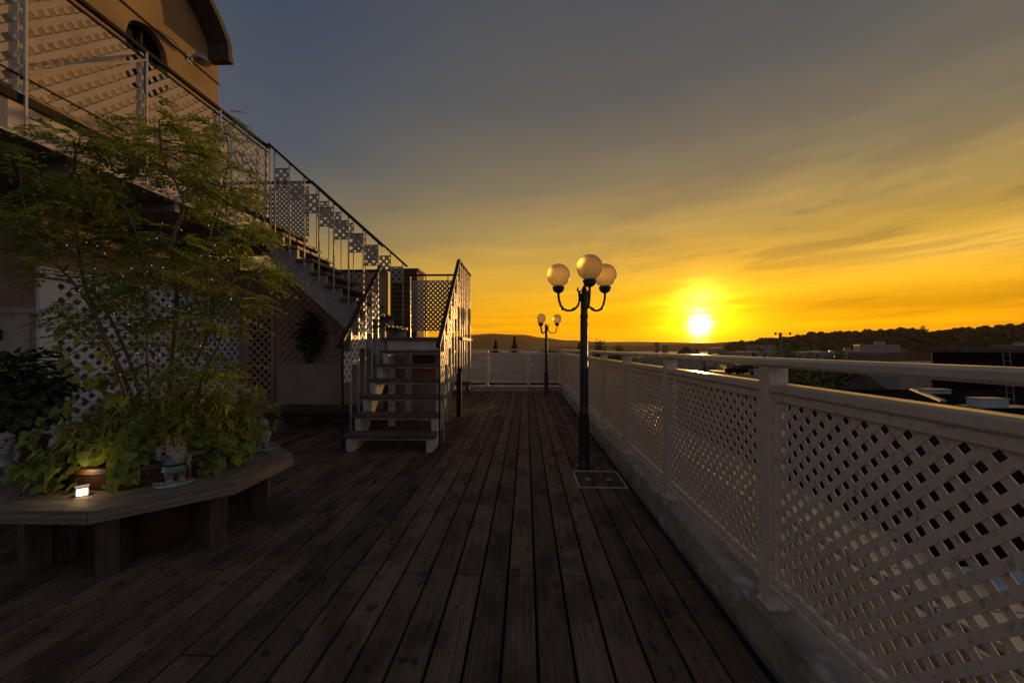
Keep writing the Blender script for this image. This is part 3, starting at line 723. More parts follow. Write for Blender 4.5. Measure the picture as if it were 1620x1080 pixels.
# hanging cloth sheet, bench, shrub against the back wall
def sheet():
    mb = MB(); nx, nz = 40, 14; vs = []; fs = []
    for j in range(nz + 1):
        for i in range(nx + 1):
            x = -4.36 + 1.9 * i / nx; z = .10 + .82 * j / nz
            y = 6.80 + .012 * math.sin(x * 9 + z * 2) + .02 * noise.noise(Vector((x * 2.5, z * 2, 3))) * (1.3 - z)
            vs.append((x, y, z + (.012 * math.sin(x * 5) if j == 0 else 0)))
    for j in range(nz):
        for i in range(nx): a = j * (nx + 1) + i; fs.append((a, a + 1, a + nx + 2, a + nx + 1))
    mb.add(vs, fs); o = mb.build('cloth_sheet', M['sheet'], smooth=True)
    md = o.modifiers.new('thick', 'SOLIDIFY'); md.thickness = .004
    tag(o, 'plain beige cloth sheet stretched low across the trellis wall behind the bench', 'cloth sheet')
sheet()
def low_bench(name, x0, x1, y0, y1, h, label, cat, m):
    t = thing(name, label, cat, ((x0 + x1) / 2, (y0 + y1) / 2, 0))
    mb = MB(); n = 3; wd = (y1 - y0) / n
    for k in range(n): mb.bar((x0, y0 + wd * (k + .5), h - .02), (x1, y0 + wd * (k + .5), h - .02), wd - .01, .04, bev=.004)
    mb.build('seat', m, t)
    for x in (x0 + .08, x1 - .08):
        for y in (y0 + .04, y1 - .04): MB().box(x - .03, y - .03, 0.001, x + .03, y + .03, h - .0405).build('leg', m, t)
    MB().box(x0 + .111, y0 + .03, h - .10, x1 - .111, y0 + .05, h - .0408).build('apron', m, t)
low_bench('low_bench', -3.85, -2.45, 5.85, 6.22, .30, 'low dark slatted bench in front of the beige sheet left of the stairs', 'bench', M['benchleg'])
low_bench('stool', -1.95, -1.42, 10.1, 10.42, .33, 'small reddish wooden stool on the deck right of the stairs near the far fence', 'stool', M['red'])

# ------------------------------------------------------------------ leaves
def leaflet(mb, p, d, n, L, Wd, fold=.15):
    d = d.normalized(); s = d.cross(n)
    if s.length < 1e-4: s = d.orthogonal()
    s.normalize(); n = s.cross(d).normalized()
    a = p; m1 = p + d * L * .45; t = p + d * L - n * L * .12
    l = m1 + s * Wd / 2 + n * Wd * fold; r = m1 - s * Wd / 2 + n * Wd * fold
    mb.add([a, r, t, l, m1 + n * (-.0)], [(0, 1, 4), (1, 2, 4), (2, 3, 4), (3, 0, 4)])
def compound(mb, p, d, rnd, L=.17, pairs=5, lw=.017, ll=.038):
    d = d.normalized(); up = Vector((rnd.uniform(-.4, .4), rnd.uniform(-.4, .4), 1)).normalized()
    s = d.cross(up); s = s.normalized() if s.length > 1e-3 else Vector((1, 0, 0))
    pts = []
    for k in range(pairs + 1):
        f = (k + .8) / (pairs + .8); q = p + d * L * f - Vector((0, 0, 1)) * L * .30 * f * f; pts.append(q)
    mb.tube([p] + pts[::2] + [pts[-1]], .0011, 3, False)
    for q in pts[:-1]:
        for sg in (1, -1):
            dd = (s * sg * 1.0 + d * .75 - Vector((0, 0, rnd.uniform(.0, .35)))); leaflet(mb, q, dd, up, ll * rnd.uniform(.75, 1.15), lw * rnd.uniform(.8, 1.2))
    leaflet(mb, pts[-1], d - Vector((0, 0, .3)), up, ll * 1.15, lw)

TREEC = Vector((-2.445, 2.60, 0))
def tree():
    rnd = random.Random(11)
    t = thing('multi_stem_tree', 'tall multi stemmed feathery leaved tree growing out of the round bench planter', 'tree', (TREEC.x, TREEC.y, .42))
    tk = MB(); cr = MB()
    stems = []
    def stem(pp, r0):
        pts = [W(px, py, d) for px, py, d in pp]
        # smooth
        out = []
        for i in range(len(pts) - 1):
            for k in range(5):
                f = k / 5; p0 = pts[max(i - 1, 0)]; p1 = pts[i]; p2 = pts[i + 1]; p3 = pts[min(i + 2, len(pts) - 1)]
                out.append(.5 * ((2 * p1) + (-p0 + p2) * f + (2 * p0 - 5 * p1 + 4 * p2 - p3) * f * f + (-p0 + 3 * p1 - 3 * p2 + p3) * f ** 3))
        out.append(pts[-1]); m = len(out)
        tk.tube(out, [r0 * .72 * (1 - .8 * i / m) for i in range(m)], 8); stems.extend([(q, r0 * (1 - .8 * i / m)) for i, q in enumerate(out) if i > m * .25])
    stem([(232, 728, 2.6), (205, 620, 2.6), (160, 520, 2.55), (132, 440, 2.5), (120, 350, 2.45), (118, 255, 2.4), (128, 215, 2.4)], .022)
    stem([(240, 728, 2.65), (215, 600, 2.7), (178, 510, 2.75), (150, 460, 2.8), (155, 385, 2.8), (190, 300, 2.8), (215, 235, 2.8)], .017)
    stem([(262, 728, 2.6), (272, 580, 2.6), (280, 470, 2.62), (272, 385, 2.6), (290, 320, 2.6), (258, 250, 2.55), (252, 190, 2.5)], .024)
    stem([(272, 728, 2.7), (300, 600, 2.8), (338, 500, 2.85), (325, 420, 2.9), (342, 330, 2.9), (362, 250, 2.9), (352, 195, 2.9)], .018)
    stem([(225, 728, 2.5), (190, 600, 2.4), (140, 480, 2.3), (75, 400, 2.2), (40, 330, 2.15), (30, 250, 2.1)], .015)
    stem([(280, 728, 2.55), (320, 600, 2.5), (370, 500, 2.5), (400, 440, 2.5), (430, 400, 2.5)], .013)
    stem([(245, 728, 2.55), (235, 600, 2.45), (230, 480, 2.4), (225, 400, 2.35), (200, 330, 2.3)], .012)
    # leaf masses read off the photograph: px, py, radius px, depth, number of leaf sprays
    cl = [(24, 215, 46, 2.15, 20), (80, 205, 36, 2.35, 14), (35, 280, 42, 2.15, 18), (110, 262, 46, 2.4, 24), (150, 300, 42, 2.5, 20), (165, 232, 32, 2.6, 14),
          (215, 205, 38, 2.75, 24), (250, 185, 34, 2.55, 20), (235, 255, 40, 2.7, 26), (290, 230, 38, 2.6, 24), (345, 205, 34, 2.9, 20), (320, 270, 42, 2.8, 30), (365, 265, 36, 2.9, 24),
          (385, 310, 34, 2.9, 24), (330, 330, 38, 2.8, 26), (190, 345, 46, 2.5, 34), (110, 345, 52, 2.4, 34), (60, 385, 44, 2.3, 26), (18, 340, 32, 2.1, 12), (145, 385, 40, 2.5, 28),
          (200, 400, 34, 2.6, 22), (260, 420, 44, 2.5, 44), (310, 400, 40, 2.7, 32), (380, 390, 46, 2.7, 40), (420, 355, 30, 2.7, 18), (412, 430, 34, 2.5, 28), (350, 445, 40, 2.6, 34),
          (300, 470, 38, 2.6, 30), (210, 455, 38, 2.5, 26), (155, 440, 34, 2.5, 18), (385, 480, 32, 2.55, 22), (15, 430, 22, 2.2, 8), (255, 510, 38, 2.55, 28), (330, 520, 40, 2.65, 32),
          (130, 500, 30, 2.4, 14), (115, 530, 24, 2.35, 9), (185, 540, 34, 2.5, 20), (290, 560, 38, 2.6, 30), (350, 575, 38, 2.6, 30), (70, 320, 38, 2.5, 14), (160, 260, 38, 2.5, 20), (280, 290, 36, 2.6, 22),
          (225, 590, 36, 2.5, 22), (300, 610, 36, 2.55, 24), (170, 480, 30, 2.45, 14)]
    for (px, py, rp, d, n) in cl:
        rw = rp / 630 * d
        for b in range(max(3, n // 5)):
            c = W(px, py, d + rnd.uniform(-.22, .22)) + Vector((rnd.gauss(0, .5), rnd.gauss(0, .5), rnd.gauss(0, .38))) * rw
            best = min(stems, key=lambda s: (s[0] - c).length + max(0, s[0].z - c.z) * .8)
            q = best[0]; mid = q.lerp(c, .5) + Vector((0, 0, .05 * (c - q).length)); 
            tk.tube([q, mid, c], [min(best[1] * .7, .005), .003, .0014], 5)
            ax = (c - q); ax.z *= .3; ax = ax.normalized() if ax.length > 1e-3 else Vector((1, 0, 0))
            for k in range(int(1.6 * n / max(3, n // 5)) + 1):
                a = rnd.uniform(-1, 1) * R(110); v = Vector((ax.x * math.cos(a) - ax.y * math.sin(a), ax.x * math.sin(a) + ax.y * math.cos(a), rnd.uniform(-.35, .35)))
                st_ = mid.lerp(c, rnd.uniform(.25, 1.05)) + Vector((rnd.gauss(0, .03), rnd.gauss(0, .03), rnd.gauss(0, .025)))
                compound(cr, st_, v, rnd, rnd.uniform(.11, .19), rnd.choice([4, 5, 5, 6]))
    tk.build('trunk', M['bark'], t, True); cr.build('crown', M['leaf'], t)
tree()

def ivy_leaf(mb, p, d, n, L):
    d = d.normalized(); s = d.cross(n); s = s.normalized() if s.length > 1e-3 else Vector((1, 0, 0)); n = s.cross(d).normalized()
    pr = [(0, .0, 0), (.42, -.10, .03), (.50, .22, .07), (.30, .42, .05), (.34, .62, .05), (0, 1.0, -.10), (-.34, .62, .05), (-.30, .42, .05), (-.50, .22, .07), (-.42, -.10, .03)]
    vs = [p + s * a * L + d * b * L + n * c * L for a, b, c in pr] + [p + d * .35 * L]
    mb.add(vs, [(i, (i + 1) % 10, 10) for i in range(10)])
def ivy():
    rnd = random.Random(5)
    t = thing('ivy_plant', 'trailing ivy with broad pale green leaves spilling over the planter rim onto the bench', 'plant', (TREEC.x, TREEC.y, .5))
    mb = MB(); stm = MB(); n = 0
    GN = [W(277, 766, .8 * 630 / 216), W(414, 712, .8 * 630 / 162), W(12, 758, .8 * 630 / 208), W(130, 774, 2.14)]
    tries = 0
    while n < 1150 and tries < 9000:
        tries += 1
        a = rnd.uniform(0, 2 * math.pi); f = rnd.random() ** .6
        deg = math.degrees(a) % 360
        rmax = .60 if 170 < deg < 265 else (.55 if 265 <= deg < 300 else .50)
        rr = .12 + (rmax - .12) * f
        z = .54 + (1 - f) * .30 + rnd.gauss(0, .03)
        if rr > .47: z = rnd.uniform(.43, .62)
        p = TREEC + Vector((math.cos(a) * rr, math.sin(a) * rr, max(z, .44)))
        if any((p.xy - g.xy).length < (.13 if i != 3 else .11) and p.z < .72 for i, g in enumerate(GN)): continue
        g = GN[3]; tt = (p.xy.dot(g.xy)) / g.xy.length_squared
        if tt < 1.03 and (p.xy - g.xy * tt).length < .085 and p.z < .55: continue
        dg = (p - GN[0]).xy
        out = Vector((math.cos(a), math.sin(a), 0))
        d = out * rnd.uniform(.1, .7) + Vector((rnd.gauss(0, .4), rnd.gauss(0, .4), -rnd.uniform(.4, 1.2)))
        nn = out * 1.0 + Vector((rnd.gauss(0, .3), rnd.gauss(0, .3), .6))
        L = rnd.uniform(.040, .075) if rnd.random() < .5 else rnd.uniform(.070, .10)
        ivy_leaf(mb, p, d, nn, L)
        if rnd.random() < .25: stm.tube([TREEC + Vector((math.cos(a) * .25, math.sin(a) * .25, .55)), p + Vector((0, 0, .02)), p], .0022, 4, False)
        n += 1
    # runners reaching left over the bench and one up the screen
    for (pp, cnt) in (([(90, 740, 2.45), (60, 700, 2.5), (70, 655, 2.5), (100, 640, 2.5)], 16), ([(380, 720, 2.6), (415, 690, 2.75), (395, 660, 2.8)], 16), ([(60, 760, 2.35), (30, 745, 2.35), (25, 735, 2.4)], 10),
                      ([(190, 640, 2.3), (130, 600, 2.3), (95, 545, 2.3)], 10), ([(180, 560, 2.3), (110, 510, 2.25), (90, 520, 2.25)], 9), ([(200, 640, 2.4), (160, 590, 2.4), (140, 600, 2.4)], 10)):
        pts = [W(*q) for q in pp]; stm.tube(pts, .0025, 4, False)
        for k in range(cnt):
            f = rnd.random() * (len(pts) - 1); i = min(int(f), len(pts) - 2); q = pts[i].lerp(pts[i + 1], f - i) + Vector((rnd.gauss(0, .03), rnd.gauss(0, .03), rnd.gauss(0, .02)))
            ivy_leaf(mb, q, Vector((rnd.gauss(0, .5), -.5 + rnd.gauss(0, .4), -.7)), Vector((.2, -.8, .6)), rnd.uniform(.045, .08))
    stm.build('stem', M['bark'], t); mb.build('leaves', M['ivy'], t)
    t = thing('feathery_shrub', 'pale green feathery shrub filling the planter above the ivy at the foot of the tree', 'shrub', (TREEC.x + .05, TREEC.y, .5))
    mb = MB(); stm = MB()
    for k in range(150):
        a = rnd.uniform(0, 2 * math.pi); rr = rnd.random() ** .5 * .42
        b = TREEC + Vector((math.cos(a) * rr * .5 + .05, math.sin(a) * rr * .5, .52)); h = rnd.uniform(.18, .46) * (1.15 - rr)
        if rnd.random() < .35: b.x += .08; 
        e = b + Vector((math.cos(a) * rr * .9 + .06, math.sin(a) * rr * .9, h)); md = b.lerp(e, .5) + Vector((0, 0, .08))
        stm.tube([b, md, e], .002, 4, False)
        for j in range(5):
            q = md.lerp(e, rnd.uniform(0, 1)); v = Vector((math.cos(a + rnd.uniform(-1.2, 1.2)), math.sin(a + rnd.uniform(-1.2, 1.2)), rnd.uniform(-.2, .5)))
            for _ in range(6): leaflet(mb, q + v * rnd.uniform(0, .05), v + Vector((rnd.gauss(0, .5), rnd.gauss(0, .5), rnd.gauss(-.1, .4))), Vector((0, 0, 1)), rnd.uniform(.05, .10), rnd.uniform(.010, .017))
    stm.build('stem', M['bark'], t); mb.build('leaves', M['leafb'], t)
ivy()

def bush(name, label, c, rx, rz, n, m, pot=True, L=.07, seed=1, stemh=.0):
    rnd = random.Random(seed); c = Vector(c)
    t = thing(name, label, 'shrub', (c.x, c.y, 0)); mb = MB(); stm = MB()
    for k in range(n):
        v = Vector((rnd.gauss(0, 1), rnd.gauss(0, 1), rnd.gauss(0, 1))).normalized(); f = rnd.random() ** .4
        f *= 1 + .3 * noise.noise(v * 2.2 + c)
        p = c + Vector((v.x * rx * f, v.y * rx * f, v.z * rz * f))
        ivy_leaf(mb, p, v + Vector((rnd.gauss(0, .5), rnd.gauss(0, .5), -.6)), v + Vector((0, 0, .6)), L * rnd.uniform(.6, 1.2))
        if k % 14 == 0: stm.tube([Vector((c.x, c.y, .3)), Vector((c.x, c.y, c.z)).lerp(p, .5), p], .004, 4, False)
    stm.tube([(c.x, c.y, .2), (c.x, c.y, c.z)], .015, 6)
    stm.build('stem', M['bark'], t); mb.build('leaves', m, t)
    if pot:
        MB().lathe([(.12, 0.001), (.17, .30), (.19, .31), (.19, .34), (.165, .34), (.15, .30)], (c.x, c.y, 0), 18).build('pot', M['terra'], t, True)
bush('potted_shrub', 'round dark green shrub in a pot at the far left before the cupboard', (-4.83, 3.66, .78), .38, .42, 950, M['bushleaf'], seed=4, L=.085)
bush('potted_plant', 'small dark plant in a pot against the trellis wall above the beige sheet', (-3.86, 6.98, 1.44), .25, .40, 560, M['bushleaf'], seed=9, L=.07)

# ------------------------------------------------------------------ octagonal tree bench, planter and things on it
def tree_bench():
    t = thing('tree_bench', 'octagonal weathered timber bench built round the planter in the left foreground', 'bench', (TREEC.x, TREEC.y, 0))
    ap = .725; C = TREEC; H = .40
    def corner(k, a): ang = R(22.5 + 45 * k); r = a / math.cos(R(22.5)); return Vector((C.x + r * math.cos(ang), C.y + r * math.sin(ang), 0))
    for k in range(8):
        for (a0, a1) in ((ap - .135, ap), (ap - .275, ap - .142)):
            lo_, hi_ = a0 * math.tan(R(22.5)) - .0015, a1 * math.tan(R(22.5)) - .0015
            o = MB().prism([(C.x - lo_, C.y - a0, H - .066), (C.x + lo_, C.y - a0, H - .066), (C.x + hi_, C.y - a1, H - .066), (C.x - hi_, C.y - a1, H - .066)], (0, 0, .066)).build('seat_plank', M['bench'], t)
            o.rotation_euler = (0, 0, R(45 * k))
        p = corner(k, ap - .15); u = (C - p); u.z = 0; u.normalize()
        q = p + u * .20
        MB().bar(Vector((p.x, p.y, .1672)), Vector((p.x, p.y, .1672)) + u * .10, .10, .3315, bev=.004).build('leg', M['benchleg'], t)
        MB().bar(Vector((p.x, p.y, .165)) + u * .103, Vector((q.x, q.y, .165)), .05, .325).build('bearer', M['benchleg'], t)
tree_bench()
MB_ = MB().lathe([(.36, 0.001), (.40, .2), (.44, .40), (.465, .47), (.47, .49), (.49, .50), (.49, .53), (.46, .535), (.44, .50), (.43, .49), (.0, .49)], TREEC, 40)
pl = thing('round_planter', 'round red brown wooden planter tub inside the octagonal bench', 'planter', (TREEC.x, TREEC.y, 0))
MB_.build('tub', M['barrel'], pl, True)
MB().lathe([(.0, .50), (.42, .495)], TREEC, 24).build('soil', M['soil'], pl)

M['skin'] = mat('gnome_skin', (.42, .27, .22), (.36, .23, .19), rough=.55, ns=20)
M['beard'] = mat('gnome_beard', (.42, .37, .33), (.28, .24, .22), rough=.7, ns=60, bump=.8, bscale=90)
M['teal'] = mat('gnome_tunic', (.13, .225, .215), (.08, .15, .155), rough=.5, ns=25, bump=.3)
M['trous'] = mat('gnome_trousers', (.20, .155, .12), (.14, .10, .085), rough=.6, ns=25)
M['gbase'] = mat('painted_resin_base', (.36, .44, .42), (.16, .26, .25), rough=.45, ns=30, bump=.6)
M['stone'] = mat('pale_resin', (.36, .35, .34), (.20, .19, .19), rough=.5, ns=30, bump=.5)
M['hatm'] = mat('gnome_cap', (.20, .13, .11), (.13, .08, .07), rough=.6, ns=30, bump=.5)
def remesh(o, v): 
    md = o.modifiers.new('merge', 'REMESH'); md.mode = 'VOXEL'; md.voxel_size = v; md.use_smooth_shade = True
    s = o.modifiers.new('soft', 'SMOOTH'); s.iterations = 2; s.factor = .5
def gnome(px, py, label, face=0., scale=1.0, mt=None, stick=True):
    d = .8 * 630 / (py - 550); b = W(px, py, d); b.z = .4005
    t = thing('garden_gnome', label, 'garden gnome', (0, 0, 0), None)
    g = mt or {}
    MB().lathe([(.0, 0), (.074, .0), (.080, .006), (.076, .014), (.055, .020), (0, .022)], (0, 0, 0), 20).build('base', g.get('base', M['gbase']), t, True).scale = (1.1, .75, 1)
    # = (1.1, .75, 1)
    def hd(c, r):                        # head pieces, enlarged about the neck
        q = 1.28; c = (c[0] * q, c[1] * q, .168 + (c[2] - .168) * q)
        return c, tuple(x * q for x in r)
    body = MB(); body.ell((0, 0, .125), (.040, .034, .045)); body.ell((0, -.004, .09), (.044, .036, .03)); body.ell((0, 0, .165), (.028, .026, .02))
    for c_, r_ in (((0, -.003, .197), (.032, .030, .034)), ((0, -.035, .192), (.008, .008, .008)), ((-.019, -.024, .187), (.010, .009, .009)), ((.019, -.024, .187), (.010, .009, .009)), ((-.033, 0, .197), (.006, .006, .010)), ((.033, 0, .197), (.006, .006, .010))): body.ell(*hd(c_, r_), n=14, m=10)
    # legs and boots
    for s in (-1, 1):
        body.tube([(s * .018, 0, .085), (s * .023, -.006, .05), (s * .024, -.003, .025)], [.022, .018, .015], 10)
        body.ell((s * .025, -.014, .026), (.015, .025, .012))
    # arms: left side raised to the ear, right side down on the stick
    body.tube([(-.036, 0, .150), (-.066, -.004, .150), (-.068, -.010, .180)], [.015, .013, .011], 10)
    body.ell((-.066, -.012, .196), (.017, .012, .016))
    for k in range(4): body.tube([(-.078 + k * .008, -.016, .204), (-.079 + k * .0085, -.021, .218 - abs(k - 1.5) * .002), (-.077 + k * .008, -.028, .212)], .0042, 6)
    body.tube([(-.052, -.014, .188), (-.046, -.020, .194)], .0038, 6)
    body.tube([(.036, 0, .150), (.058, -.010, .130), (.050, -.032, .112)], [.015, .013, .010], 10)
    body.ell((.047, -.038, .106), (.011, .012, .009))
    for k in range(4): body.tube([(.040 + k * .005, -.046, .108 - k * .003), (.044 + k * .004, -.053, .104 - k * .003), (.050, -.050, .100 - k * .003)], .0032, 6)
    body.tube([(.042, -.034, .112), (.040, -.044, .116)], .0035, 6)
    o = body.build('body', g.get('body', M['skin']), t, True); remesh(o, .0028)
    tun = MB(); tun.lathe([(.058, .078), (.052, .10), (.047, .125), (.044, .148), (.030, .168)], (0, 0, 0), 20)
    tun.tube([(-.034, 0, .152), (-.060, -.004, .151)], [.019, .018], 12); tun.tube([(.034, 0, .152), (.059, -.009, .130)], [.019, .017], 12)
    tun.tube([(-.063, -.004, .149), (-.067, -.008, .168)], [.018, .015], 12)
    tun.build('tunic', g.get('tunic', M['teal']), t, True)
    MB().lathe([(.050, .104), (.052, .110), (.050, .116)], (0, 0, 0), 20).build('belt', g.get('belt', M['dark']), t, True)
    tr = MB()
    for s in (-1, 1): tr.tube([(s * .019, 0, .088), (s * .024, -.006, .055), (s * .025, -.003, .038)], [.027, .023, .020], 12)
    tr.build('trousers', g.get('trous', M['trous']), t, True)
    bd = MB(); bd.ell(*hd((0, -.030, .170), (.029, .015, .022)), jit=.3); bd.ell(*hd((0, -.033, .152), (.022, .013, .020)), jit=.3); bd.ell(*hd((-.025, -.013, .180), (.010, .014, .018))); bd.ell(*hd((.025, -.013, .180), (.010, .014, .018)))
    bd.ell(*hd((-.009, -.037, .184), (.011, .006, .0045))); bd.ell(*hd((.009, -.037, .184), (.011, .006, .0045)))
    o = bd.build('beard', g.get('beard', M['beard']), t, True); remesh(o, .0026)
    hr = MB(); hr.ell(*hd((0, .006, .219), (.036, .034, .017))); hr.ell(*hd((0, .012, .205), (.034, .026, .022))); hr.lathe([(.045, .222), (.049, .229), (.045, .237)], (0, .004, 0), 18)
    o = hr.build('cap', g.get('cap', M['hatm']), t, True)
    ey = MB(); ey.ell(*hd((-.012, -.031, .204), (.0045, .003, .005))); ey.build('eye', M['dark'], t, True); ey = MB(); ey.ell(*hd((.012, -.031, .204), (.0045, .003, .005))); ey.build('eye', M['dark'], t, True); ey = MB(); ey.ell(*hd((0, -.0385, .178), (.009, .006, .0028))); ey.build('mouth', M['dark'], t, True)
    if stick: MB().tube([(.050, -.050, .118), (.052, -.048, .02)], .0045, 8).build('stick', M['hatm'], t)
    fl = MB()
    for k in range(9): fl.ell((-.065 + .006 * (k % 3) - .004 * k, -.03 + .012 * (k // 3), .026 + .004 * (k % 2)), .006, n=6, m=5)
    fl.build('flowers', M['stone'], t)
    t.location = b; t.rotation_euler = (0, 0, math.atan2(-b.x, b.y) + face); t.scale = (scale,) * 3
    return t
gnome(277, 766, 'smiling bearded gnome in a teal tunic with raised hand and walking stick on the bench', R(14), 1.10)
pal = {'body': M['stone'], 'tunic': M['stone'], 'base': M['stone'], 'trous': M['stone'], 'beard': M['stone'], 'cap': M['stone'], 'belt': M['stone']}
gnome(3, 758, 'unpainted pale gnome figurine at the far left of the bench, cut by the picture edge', R(0), 1.1, pal, False)
gnome(414, 712, 'pale gnome figurine half hidden by ivy at the right side of the bench', R(0), .95, pal, False)

# small spotlight on the bench, glowing
def spot():
    p = W(130, 774, 2.14)
    t = thing('spotlight', 'small lit box spotlight glowing warm white under the ivy on the bench', 'light', (p.x, p.y, .4))
    M['lit'] = emis('lit_lens', (1.0, .66, .30), 9.0)
    f = Vector((-p.x, -p.y, 0)).normalized(); s = Vector((0, 0, 1)).cross(f)
    b = Vector((p.x, p.y, .425)); u = Vector((0, 0, 1))
    MB().bar(b - f * .05, b - f * .002, .052, .046, bev=.004).build('housing', M['steel'], t)
    MB().bar(b - f * .0015, b + f * .001, .040, .034).build('lens', M['lit'], t)
    MB().bar(b + u * .025 - f * .05, b + u * .028 + f * .02, .054, .004).build('hood', M['steel'], t)
    MB().bar(Vector((b.x, b.y, .4005)) - f * .04, Vector((b.x, b.y, .4005)) - f * .01, .03, .012).build('foot', M['steel'], t)
    ld = bpy.data.lights.new('spotlight_lamp', 'POINT'); ld.energy = .28; ld.color = (1, .72, .38); ld.shadow_soft_size = .015
    lo = bpy.data.objects.new('spotlight_lamp', ld); COL.objects.link(lo); lo.location = b + u * .10 - f * .03 - Vector((p.x, p.y, .4)); lo.parent = t
spot()

# string lights in the tree
def fairy():
    rnd = random.Random(21)
    pts = [(106, 388), (137, 384), (154, 389), (166, 401), (248, 377), (257, 353), (287, 364), (208, 424), (195, 436), (233, 430), (258, 423), (126, 459), (180, 496), (203, 513), (236, 547), (218, 558), (253, 561), (268, 484), (299, 489), (317, 547),
           (335, 442), (319, 405), (332, 405), (361, 412), (366, 473), (330, 357), (190, 592), (340, 388), (240, 420), (150, 425)]
    t = thing('string_lights', 'string of tiny cold white fairy lights threaded through the tree', 'string lights', (TREEC.x, TREEC.y, 1.2))
    ml = emis('fairy_bulb', (.55, .60, 1.0), 1.0)
    W3 = []
    for (x, y) in pts:
        p = W(x, y, rnd.uniform(2.12, 2.35)); W3.append(p)
        MB().ell(p, .0021, n=6, m=5).build('bulb', ml, t)
    mb = MB(); 
    for a, b in zip(W3[:-1], W3[1:]):
        if (a - b).length < .5: mb.tube([a, a.lerp(b, .5) - Vector((0, 0, .02)), b], .0009, 4, False)
    mb.build('cable', M['rope'], t)
fairy()

# ------------------------------------------------------------------ the town beyond the fence
T = {}
T['w0'] = mat('house_wall_cream', (.30, .26, .21), (.22, .19, .16), rough=.85, ns=.5)
T['w1'] = mat('house_wall_grey', (.20, .18, .17), (.14, .13, .12), rough=.85, ns=.5)
T['w2'] = mat('house_wall_red', (.15, .065, .045), (.10, .05, .035), rough=.85, ns=.5)
def flatmat(name, c):
    m = bpy.data.materials.new(name); m.use_nodes = True; t = NT(m.node_tree); df = t.new('ShaderNodeBsdfDiffuse')
    g = t.new('ShaderNodeTexCoord').outputs['Object']; t.put(df.inputs[0], t.mix(t.rng(t.noise(g, .6, 4), .35, .65), c, tuple(x * 1.7 for x in c)))
    t.l.new(df.outputs[0], t.n['Material Output'].inputs[0]); return m
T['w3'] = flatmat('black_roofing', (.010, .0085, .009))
T['r0'] = mat('roof_slate', (.07, .065, .065), (.045, .042, .042), rough=.6, ns=1)
T['r1'] = mat('roof_brown_tile', (.10, .062, .045), (.07, .045, .035), rough=.7, ns=1)
T['r2'] = mat('roof_pale_metal', (.34, .33, .32), (.25, .24, .235), rough=.4, ns=1)
T['win'] = mat('dark_panes', (.02, .02, .024), rough=.15)
T['bluebox'] = mat('pale_blue_metal', (.34, .42, .46), (.26, .32, .36), rough=.5, ns=3)
def house(px, d, wd, dp, zt, roof, wm, rm, label, rz=0., group=None, cat='house', name='town_house', floors=2, zb=GZ, pitch=.28, wins=True):
    p = W(px, 550, d); t = thing(name, label, cat, (0, 0, 0), group)
    H = zt - zb
    if roof == 'gable':
        rh = wd * pitch; hw = H - rh
        MB().box(-wd / 2, -dp / 2, 0, wd / 2, dp / 2, hw).build('wall', wm, t)
        mb = MB(); o = .4
        for s in (-1, 1):
            mb.prism([(s * (wd / 2 + o), -dp / 2 - o, hw - o * rh / (wd / 2)), (0, -dp / 2 - o, H), (0, -dp / 2 - o, H - .2), (s * (wd / 2 + o), -dp / 2 - o, hw - o * rh / (wd / 2) - .2)], (0, dp + 2 * o, 0))
        mb.prism([(-wd / 2, -dp / 2 + .01, hw - .02), (wd / 2, -dp / 2 + .01, hw - .02), (0, -dp / 2 + .01, H - .1)], (0, dp - .02, 0))
        mb.build('roof', rm, t)
    else:
        hw = H
        MB().box(-wd / 2, -dp / 2, 0, wd / 2, dp / 2, H - .35).build('wall', wm, t)
        mb = MB().box(-wd / 2 - .15, -dp / 2 - .15, H - .349, wd / 2 + .15, dp / 2 + .15, H); mb.build('roof', rm, t)
        if wd > 9: MB().box(-wd * .2, -dp * .2, H + .001, wd * .02, dp * .15, H + 1.1).build('roof_box', wm, t)
    if wins:
        n = max(2, int(wd / 2.6)); mb = MB(); fz = min(hw, 12)
        for f in range(floors):
            zf = hw - 1.9 - f * 3.0
            if zf < .5: break
            for k in range(n):
                x = -wd / 2 + wd * (k + .5) / n; mb.box(x - .55, -dp / 2 - .03, zf - .6, x + .55, -dp / 2 + .02, zf + .65)
        mb.build('windows', T['win'], t)
    t.location = (p.x, p.y, zb); t.rotation_euler = (0, 0, rz)
    return t
az_of = lambda px: -math.atan2(px - 832, 630)
def zt_of(py, d): return 1.2 + (550 - py) / 630 * d

def px_w(px0, px1, d): return abs(px1 - px0) / 630 * d
# buildings one can point at
house(1237, 150, px_w(1172, 1303, 150), 14, zt_of(556, 150), 'flat', T['w0'], T['r2'], 'long pale three storey block with rows of windows under the sunset ridge', az_of(1237) * .3, None, 'building', 'apartment_block', 3)
house(1202, 165, px_w(1190, 1214, 165), 10, zt_of(546, 165), 'flat', T['w1'], T['r2'], 'small taller grey block rising behind the long pale block', 0, None, 'building', 'apartment_block', 2)
house(1039, 620, 5, 6, zt_of(542, 620), 'flat', T['w1'], T['r0'], 'slim dark tower block standing left of the setting sun', 0, None, 'building', 'tower_block', 4)
house(1052, 640, 6, 6, zt_of(546, 640), 'flat', T['w1'], T['r0'], 'short dark tower block beside the slim one left of the sun', 0, None, 'building', 'tower_block', 3)
house(1540, 52, px_w(1506, 1572, 52), 12, zt_of(547, 52), 'flat', T['w2'], T['r1'], 'red brick building with pale coping left of the black clad block', 0, None, 'building', 'brick_building', 4)
house(1504, 50, px_w(1445, 1568, 50), 3, zt_of(572, 50), 'flat', T['w0'], T['r2'], 'low pale building with a light parapet below the red brick building', 0, None, 'building', 'low_building', 1)
house(1640, 34, px_w(1566, 1720, 34), 9, zt_of(551, 34), 'flat', T['w3'], T['r0'], 'tall black clad block at the right edge of the view', 0, None, 'building', 'black_block', 2, wins=False)
